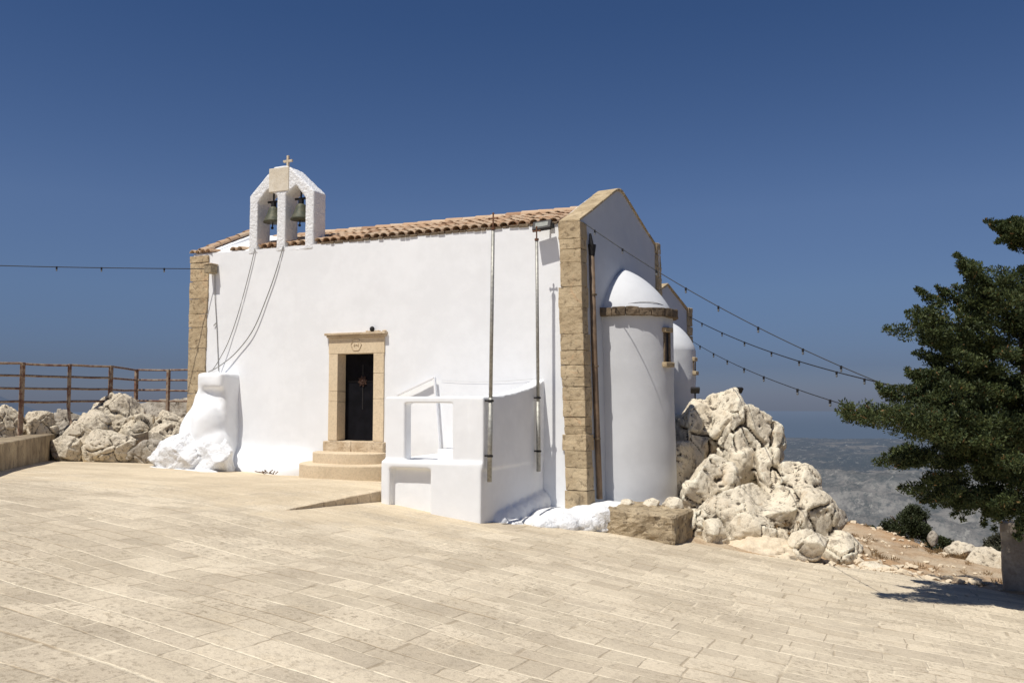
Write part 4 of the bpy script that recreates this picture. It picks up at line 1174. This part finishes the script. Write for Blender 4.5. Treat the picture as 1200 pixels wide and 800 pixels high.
# rough stone block and long bench wall
o = rough_blocks('stone_block', [([(-4.58, 14.68, -.75), (-3.40, 14.86, -.75), (-3.32, 16.1, -.75), (-4.5, 16.1, -.75)], [(-4.60, 14.66, .04), (-3.40, 14.84, -.06), (-3.32, 16.1, -.06), (-4.5, 16.1, .04)])], None, M['block'], .035, 14, .03)
tag(o, 'rough tan stone block at the foot of the large apse', 'stone block')
d = Vector((-20.19+14.42, 16.19-10.37, 0)).normalized(); nb = Vector((-d.y, d.x, 0))
a = Vector((-13.4, 9.34, 0)); b = Vector((-20.19, 16.19, 0))
if nb.x > 0: nb = -nb
bl = []; n = 7
for k in range(n):
    p = a.lerp(b, k/n)+d*.0015; q = a.lerp(b, (k+1)/n)-d*.0015; zp = gz(p.x, p.y); zq = gz(q.x, q.y); tp = 1.22-.15*k/n; tq = 1.22-.15*(k+1)/n; W_ = .6
    bl.append(([(p.x, p.y, zp-.25), (q.x, q.y, zq-.25), (q.x+nb.x*W_, q.y+nb.y*W_, zq-.25), (p.x+nb.x*W_, p.y+nb.y*W_, zp-.25)],
               [(p.x, p.y, tp), (q.x, q.y, tq), (q.x+nb.x*W_, q.y+nb.y*W_, tq), (p.x+nb.x*W_, p.y+nb.y*W_, tp)]))
o = rough_blocks('bench_wall', bl, None, M['bench'], .004, 5, .015)
tag(o, 'long low weathered stone bench wall at the left edge of the plaza', 'wall')

# ------------------------------------------------------------------ railing
rail = thing('railing', (-19.6, 16, 1.5), 'rusty four-bar iron railing above the boulders on the left', 'railing')
RP = [(-19.85, 12.0), (-19.63, 13.25), (-19.42, 14.45), (-19.23, 15.62), (-19.09, 16.78), (-20.86, 19.28), (-20.82+.0, 20.1), (-20.05, 20.73), (-19.1, 21.15)]
RP = RP[:6]+[(-20.45, 20.05), (-19.6, 20.85), (-18.6, 21.2)]
RP = [(-19.85, 12.0), (-19.63, 13.25), (-19.42, 14.45), (-19.23, 15.62), (-19.09, 16.78), (-20.86, 19.28), (-19.97, 19.67), (-18.9, 20.14)]
zt = 2.86
for i, (x, y) in enumerate(RP):
    m = MB(); zb_ = 1.25 if i != 3 else 1.05
    if i == 3: m.prism([(x-.035, y-.035, 1.75), (x+.035, y-.035, 1.75), (x+.035, y+.035, 1.75), (x-.035, y+.035, 1.75)], [(x-.035, y-.035, zt+.01), (x+.035, y-.035, zt+.01), (x+.035, y+.035, zt+.01), (x-.035, y+.035, zt+.01)]); m.tube([(x, y, 1.78), (x+.05, y, 1.5), (x+.13, y, 1.3)], .04, 8)
    else: m.box(x-.044, x+.044, y-.044, y+.044, 1.0, zt+.01)
    m.build('post', M['rust_rail'], rail, bevel=.006)
for (xa, ya), (xb, yb) in zip(RP, RP[1:]):
    for zz in (zt-.02, zt-.32, zt-.63, zt-.95):
        m = MB(); A = Vector((xa, ya, zz+random.uniform(-.012, .012))); B_ = Vector((xb, yb, zz+random.uniform(-.012, .012)))
        dd = (B_-A).normalized(); A = A+dd*.046; B_ = B_-dd*.046; mid = A.lerp(B_, .5)+Vector((0, 0, random.uniform(-.015, .005)))
        m.tube([A, mid, B_], .029, 8); m.build('rail', M['rust_rail'], rail)

# ------------------------------------------------------------------ small spotlights on the outcrop
for x, y, z, az, lb in ((-3.92, 19.4, 2.12, 30, 'small dark spotlight on the rock beside the rear apse'), (-3.05, 19.95, 2.12, 60, 'small dark spotlight on top of the topmost boulder')):
    t = thing('spotlight', (x, y, z), lb, 'spotlight', 'spotlights on the rocks')
    m = MB(); rt = Matrix.Rotation(R(az+170), 4, 'Z') @ Matrix.Rotation(R(-35), 4, 'X')
    rb(m, -.10, .10, -.02, .05, -.07, .07, (x, y, z+.06), rt); m.build('housing', M['lamp_grey'], t, bevel=.01)
    m = MB(); rb(m, -.085, .085, -.026, -.021, -.055, .055, (x, y, z+.06), rt); m.build('glass', M['lamp_glass'], t)
    m = MB(); m.tube([(x, y, z-.15), (x, y, z+.04)], .018, 6); m.build('stake', M['dark_iron'], t)

# ------------------------------------------------------------------ concrete wall end under the tree
cw = thing('concrete_wall', (2.6, 16.8, -1.2), 'stained concrete wall end under the dark tree at the right', 'wall')
zb0 = gz(1.9, 16.4)
bl = [([(1.72, 16.35, zb0-.4), (6.5, 15.2, zb0-.7), (6.6, 15.65, zb0-.7), (1.82, 16.80, zb0-.4)], [(1.70, 16.37, -.05), (6.5, 15.2, -.15), (6.6, 15.65, -.15), (1.80, 16.80, -.05)])]
o = rough_blocks('wall_panel', bl, cw, M['concrete'], .012, 18, .02)

# ------------------------------------------------------------------ vegetation
def leaves(clumps, seed, size=(.02, .07), dens=1.0, up=.35):
    """each clump (centre, radii, number) becomes many small leaf sprays; returns verts, faces"""
    g = np.random.default_rng(seed); V = []; n_all = 0
    for c, r, n in clumps:
        n = int(n*dens); c = np.array(c); r = np.array(r if hasattr(r, '__len__') else (r, r, r))
        d = g.normal(size=(n, 3)); d /= np.linalg.norm(d, axis=1)[:, None]
        rad = g.random(n)**.45
        p = c+d*rad[:, None]*r
        ax = d*.8+g.normal(size=(n, 3))*.55+np.array([0, 0, up]); ax /= np.linalg.norm(ax, axis=1)[:, None]
        t = np.cross(ax, g.normal(size=(n, 3))); t /= np.linalg.norm(t, axis=1)[:, None]+1e-9
        L = size[1]*(.6+.8*g.random(n))[:, None]; Wd = size[0]*(.6+.8*g.random(n))[:, None]
        q = np.stack([p-ax*L*.5, p+t*Wd, p+ax*L*.5, p-t*Wd], axis=1)
        V.append(q.reshape(-1, 3))
    V = np.concatenate(V); k = len(V)//4
    return V, np.arange(k*4).reshape(k, 4)
def leaf_mesh(name, clumps, mat, parent, seed, **kw):
    V, F_ = leaves(clumps, seed, **kw)
    me = bpy.data.meshes.new(name); me.vertices.add(len(V)); me.vertices.foreach_set('co', V.astype(np.float32).ravel())
    k = len(F_); me.loops.add(k*4); me.loops.foreach_set('vertex_index', F_.astype(np.int32).ravel())
    me.polygons.add(k); me.polygons.foreach_set('loop_start', np.arange(0, k*4, 4, dtype=np.int32)); me.polygons.foreach_set('loop_total', np.full(k, 4, dtype=np.int32))
    me.update(calc_edges=True); me.validate()
    return link(name, me, mat, parent)

# the wind-bent juniper: trunk out to the right, limbs sweeping left
tree = thing('juniper_tree', (3.0, 15.4, -1.2), 'dark wind-bent juniper tree overhanging the plaza at the right', 'tree')
AX = Vector((.917, .399, 0)); AZ = Vector((-.399, .917, 0)); TB = AZ*13.4   # the crown leans along AX
KT = 12.3/13.4
def T(a, z, dep=0): p = AZ*12.3+AX*a*KT+AZ*dep; return Vector((p.x, p.y, 2+(z-2)*KT))
mb = MB()
mb.tube([T(9.3, -1.6, 1.2), T(9.1, -.6, 1.0), T(8.9, .3, .7), T(8.7, 1.2, .4)], [.34, .27, .24, .20], 12)
limbs = [
 [(8.9, .4, .7), (8.2, 1.25, .1), (7.2, 1.5, -.4), (6.3, 1.62, -.7), (5.15, 1.88, -.9)],
 [(8.9, .3, .7), (8.6, .7, .6), (8.3, .9, .5), (8.1, .95, .4)],
 [(8.7, 1.2, .4), (8.1, 1.8, .1), (7.5, 2.1, .1), (7.0, 2.3, .1)],
 [(8.7, 1.2, .4), (8.0, 2.4, .4), (7.5, 2.9, .2), (7.3, 3.3, 0)],
 [(8.7, 1.2, .4), (8.7, 2.6, .6), (8.6, 3.4, .6), (8.5, 4.0, .4)],
 [(8.7, 1.2, .4), (9.2, 2.5, .8), (9.6, 3.8, .9), (9.7, 4.9, .9)],
 [(8.9, .4, .7), (9.8, 1.5, .6), (10.6, 2.2, .4), (11.5, 2.6, .2)],
 [(8.9, .3, .7), (8.7, .6, 1.0), (8.5, .7, 1.3), (8.4, .8, 1.5)]]
for lb in limbs:
    pts = [T(*p) for p in lb]; n = len(pts)
    fine = []
    for i in range(n-1):
        for k in range(4): fine.append(pts[i].lerp(pts[i+1], k/4)+AZ*.35*(1 if i+k else 0)+Vector((random.uniform(-.03, .03),)*3))
    fine.append(pts[-1])
    mb.tube(fine, [lerp(.10, .015, i/(len(fine)-1)) for i in range(len(fine))], 8)
mb.build('trunk', M['bark'], tree, smooth=True)
rg = random.Random(77); cl = []
def spray(a, z, dep, r, n=150): cl.append((T(a, z, dep), (r*1.1, r*1.1, r*.8), n))
# low left limb
for i in range(110):
    f = i/109; a = lerp(4.82, 8.0, f); z = lerp(1.86, 1.42, f**.8)+rg.uniform(-.15, .13)*(.7+f); spray(a, z, lerp(-.9, .1, f)+rg.uniform(-.25, .25), lerp(.10, .22, min(1, f*2)), int(lerp(60, 170, min(1, f*2))))
# crown outline of this tree (along-lean distance, height) filled with sprays
poly = [(7.92, 3.96), (7.55, 3.82), (7.47, 4.0), (7.24, 4.06), (6.94, 4.25), (7.0, 4.06), (7.08, 3.88), (7.0, 3.66), (6.94, 3.53), (6.81, 3.53), (6.66, 3.74), (6.42, 3.78), (6.49, 3.62), (6.38, 3.45), (6.43, 3.39), (6.3, 3.34), (6.46, 3.23), (6.58, 3.14), (6.42, 3.06), (6.54, 2.94), (6.47, 2.82), (6.55, 2.62), (6.34, 2.42), (6.07, 2.2), (6.18, 1.97), (6.37, 1.89), (6.5, 1.54), (6.33, 1.38), (6.25, 1.28), (6.03, 1.22), (5.84, 1.12), (5.94, 0.97), (6.29, 0.86), (6.43, 0.65), (6.5, 0.45), (6.85, 0.31), (7.02, 0.27), (7.33, 0.34), (7.41, 0.12), (7.68, 0.03), (8.04, -0.04), (9.0, .2), (10.4, .5), (11.8, 1.4), (12.2, 3.0), (11.4, 4.3), (10.3, 5.2), (9.3, 5.3), (8.6, 4.7), (8.3, 4.2)]
def inside(x, y):
    c = False; j = len(poly)-1
    for i in range(len(poly)):
        if (poly[i][1] > y) != (poly[j][1] > y) and x < (poly[j][0]-poly[i][0])*(y-poly[i][1])/(poly[j][1]-poly[i][1])+poly[i][0]: c = not c
        j = i
    return c
def branchlet(a, z, dep, da, dz, dd, L, r, n):
    for i in range(5):
        f = i/4; cl.append((T(a+da*L*f+rg.uniform(-.02, .02), z+(dz*f-.25*f*f*.3)*L+rg.uniform(-.02, .02), dep+dd*L*f), (r*(1.15-.7*f), r*(1.15-.7*f), r*(.95-.55*f)), int(n*(1-.55*f))))
cnt = 0; tries = 0
while cnt < 760 and tries < 60000:
    tries += 1
    a = rg.uniform(5.7, 12.2); z = rg.uniform(-.1, 5.3)
    L = rg.uniform(.25, .55); sgn = -1 if (a < 9.6 or rg.random() < .3) else 1
    da = sgn*rg.uniform(.65, 1.0); dz = rg.uniform(-.35, 1.0)
    if z < 1.2: dz = rg.uniform(-.45, .25)
    if not inside(a, z) or not inside(a+da*L, z+dz*L): continue
    hole = mn.noise(Vector((a*1.7, z*2.6, 4.7)))
    if hole > (.20 if z < 1.3 else .27): continue
    dep = rg.gauss(.25, .5)+.3*(a-6)/3
    branchlet(a, z, dep, da, dz, rg.uniform(-.5, .5), L, rg.uniform(.11, .19), 120); cnt += 1
for a0, z0, a1, z1 in ((7.2, 3.7, 6.92, 4.27), (7.3, 3.8, 7.02, 4.12), (7.6, 3.6, 7.42, 4.05), (6.75, 3.45, 6.40, 3.80), (6.7, 3.3, 6.34, 3.47), (6.75, 3.2, 6.27, 3.35), (6.8, 3.0, 6.40, 3.09), (6.8, 2.85, 6.44, 2.93), (6.75, 2.5, 6.44, 2.80),
                       (6.6, 2.35, 6.30, 2.45), (6.5, 2.05, 6.05, 2.22), (6.6, 2.0, 6.12, 1.98), (6.3, 1.05, 5.82, 1.13), (6.4, 1.1, 6.0, 1.24), (6.5, .8, 6.25, .66), (6.8, .6, 6.42, .44), (7.1, .5, 6.9, .24), (7.5, .4, 7.38, .08), (7.8, .3, 7.68, -.02)):
    for k in range(2): branchlet(a0, z0, rg.uniform(-.3, .2), a1-a0, z1-z0, 0, 1.0, .12, 90)
for k in range(26): branchlet(rg.uniform(8.15, 8.55), rg.uniform(4.45, 4.85), .4+rg.uniform(-.2, .2), -rg.uniform(.4, 1), rg.uniform(-.2, .6), 0, .3, .11, 90)
leaf_mesh('crown', cl, M['leaf'], tree, 5, size=(.0105, .056), dens=1.25)

def shrub(name, loc, dims, seed, mat, label, n=26, per=150, size=(.016, .05), group=None, rough=.85):
    rg = random.Random(seed); t = thing(name, loc, label, 'shrub', group); c = []
    for k in range(n):
        ph = rg.uniform(0, 2*math.pi); q = rg.random()**.5; zz = rg.random()
        rr = math.sqrt(max(0, 1-zz*zz))*q
        p = (loc[0]+math.cos(ph)*rr*dims[0]*rough, loc[1]+math.sin(ph)*rr*dims[1]*rough, loc[2]+zz*dims[2]*.9)
        r = rg.uniform(.22, .36)*min(dims); c.append((p, (r, r, r*.85), per))
    leaf_mesh('foliage', c, mat, t, seed, size=size)
    m = MB()
    for k in range(5):
        ph = rg.uniform(0, 6.28); m.tube([(loc[0], loc[1], loc[2]-.15), (loc[0]+math.cos(ph)*dims[0]*.3, loc[1]+math.sin(ph)*dims[1]*.3, loc[2]+dims[2]*.35), (loc[0]+math.cos(ph)*dims[0]*.6, loc[1]+math.sin(ph)*dims[1]*.6, loc[2]+dims[2]*.7)], [.03, .02, .008], 6)
    m.build('stem', M['bark'], t)
    return t
shrub('shrub', (.50, 24.4, -1.62), (.78, .6, .86), 501, M['leaf_shrub'], 'dark round shrub at the crest of the dirt slope', 60, 260)
shrub('shrub', (-.42, 24.0, -1.62), (.28, .28, .36), 502, M['leaf_shrub'], 'smallest dark shrub just left of the dark round shrub', 14, 160)
shrub('shrub', (1.25, 24.0, -1.85), (.42, .4, .42), 503, M['leaf_shrub'], 'low dark shrub right of the upright pale stone', 20, 160)
shrub('shrub', (2.35, 22.3, -1.75), (.62, .5, .68), 504, M['leaf_grey'], 'grey-green thin shrub behind the broad boulder', 40, 170)
shrub('shrub', (.15, 23.4, -1.66), (.55, .3, .28), 505, M['leaf_grey'], 'low dry scrub in front of the dark round shrub', 26, 110)
# dry grass
rg = np.random.default_rng(9); cl = []
for k in range(190):
    u = rg.uniform(-1.6, 2.6); w = edge_w(u)+rg.uniform(.4, 9); 
    if nz(u*.8, w*.8, 3) < .02: continue
    cl.append(((u, w, hill(u, w)+.03), (.10, .10, .04), 22))
for k in range(30): cl.append(((1.15+rg.normal()*.22, 20.9+rg.normal()*.2, hill(1.15, 20.9)+.08), (.12, .12, .10), 40))
for k in range(14): cl.append(((-1.75+rg.normal()*.16, 16.95+rg.normal()*.15, -.42+rg.normal()*.05), (.10, .10, .05), 30))
o = leaf_mesh('dry_grass', cl, M['straw'], None, 12, size=(.006, .10), up=1.2)
tag(o, 'dry straw-coloured grass on the dirt slope', 'grass', kind='stuff')
# dry twigs and leaves swept against the step and the wall foot
m = MB(); rr2 = random.Random(4)
for k in range(16):
    x = -12.15+rr2.gauss(0, .16); y = 14.75+rr2.gauss(0, .12); z = gz(x, y)+.05; a_ = rr2.uniform(0, 6.28)
    m.tube([(x, y, z), (x+.10*math.cos(a_), y+.10*math.sin(a_), z+rr2.uniform(0, .07))], .010, 5)
tag(m.build('dry_twigs', M['bark']), 'small heap of dry twigs beside the rounded door step', 'twigs')

# ------------------------------------------------------------------ light, sky, camera
sd = Vector((-.14, -.48, 1.0)).normalized()
el = math.asin(sd.z); az = math.atan2(sd.x, sd.y)
w = bpy.data.worlds.new('World'); SC.world = w; w.use_nodes = True
h = NT(w.node_tree); bg = h.n['Background']
sky = h.n.new('ShaderNodeTexSky'); sky.sky_type = 'NISHITA'; sky.sun_disc = False
sky.sun_elevation = el; sky.sun_rotation = az; sky.altitude = 800; sky.air_density = 1.0; sky.dust_density = .6; sky.ozone_density = 2.0
gz_ = h.sep(h.coord('Generated'))[2]
rp = h.n.new('ShaderNodeValToRGB'); cr_ = rp.color_ramp; h.put(rp.inputs[0], gz_)
stops = [(0, (.25,.30,.51)), (.036, (.225,.27,.45)), (.12, (.37,.415,.555)), (.21, (.45,.495,.63)), (.257, (.42,.485,.63)), (.41, (.32,.43,.60)), (.75, (.27,.39,.57))]
cr_.elements[0].position, cr_.elements[0].color = stops[0][0], stops[0][1]+(1,)
cr_.elements[1].position, cr_.elements[1].color = stops[-1][0], stops[-1][1]+(1,)
for p_, c_ in stops[1:-1]: e_ = cr_.elements.new(p_); e_.color = c_+(1,)
tint = rp.outputs[0]
h.put(bg.inputs[0], h.mix(1.0, sky.outputs[0], tint, 'MULTIPLY')); bg.inputs[1].default_value = .10
sun = bpy.data.lights.new('sun', 'SUN'); sun.energy = 4.75; sun.angle = R(.53); sun.color = (1.0, .955, .88)
so = bpy.data.objects.new('sun', sun); COL.objects.link(so); so.rotation_euler = sd.to_track_quat('Z', 'Y').to_euler(); so.location = (-20, -40, 60)
cam = bpy.data.cameras.new('camera'); cam.lens = 30; cam.sensor_width = 36; cam.clip_end = 40000; cam.clip_start = .1
co = bpy.data.objects.new('camera', cam); COL.objects.link(co); co.location = (0, 0, 2.0)
co.rotation_euler = (math.pi/2+math.atan(.066), 0, math.atan2(.399, .917))
SC.camera = co
SC.view_settings.view_transform = 'Standard'; SC.view_settings.look = 'None'; SC.view_settings.exposure = 0; SC.view_settings.gamma = 1
SC.cycles.max_bounces = 8; SC.cycles.use_denoising = True
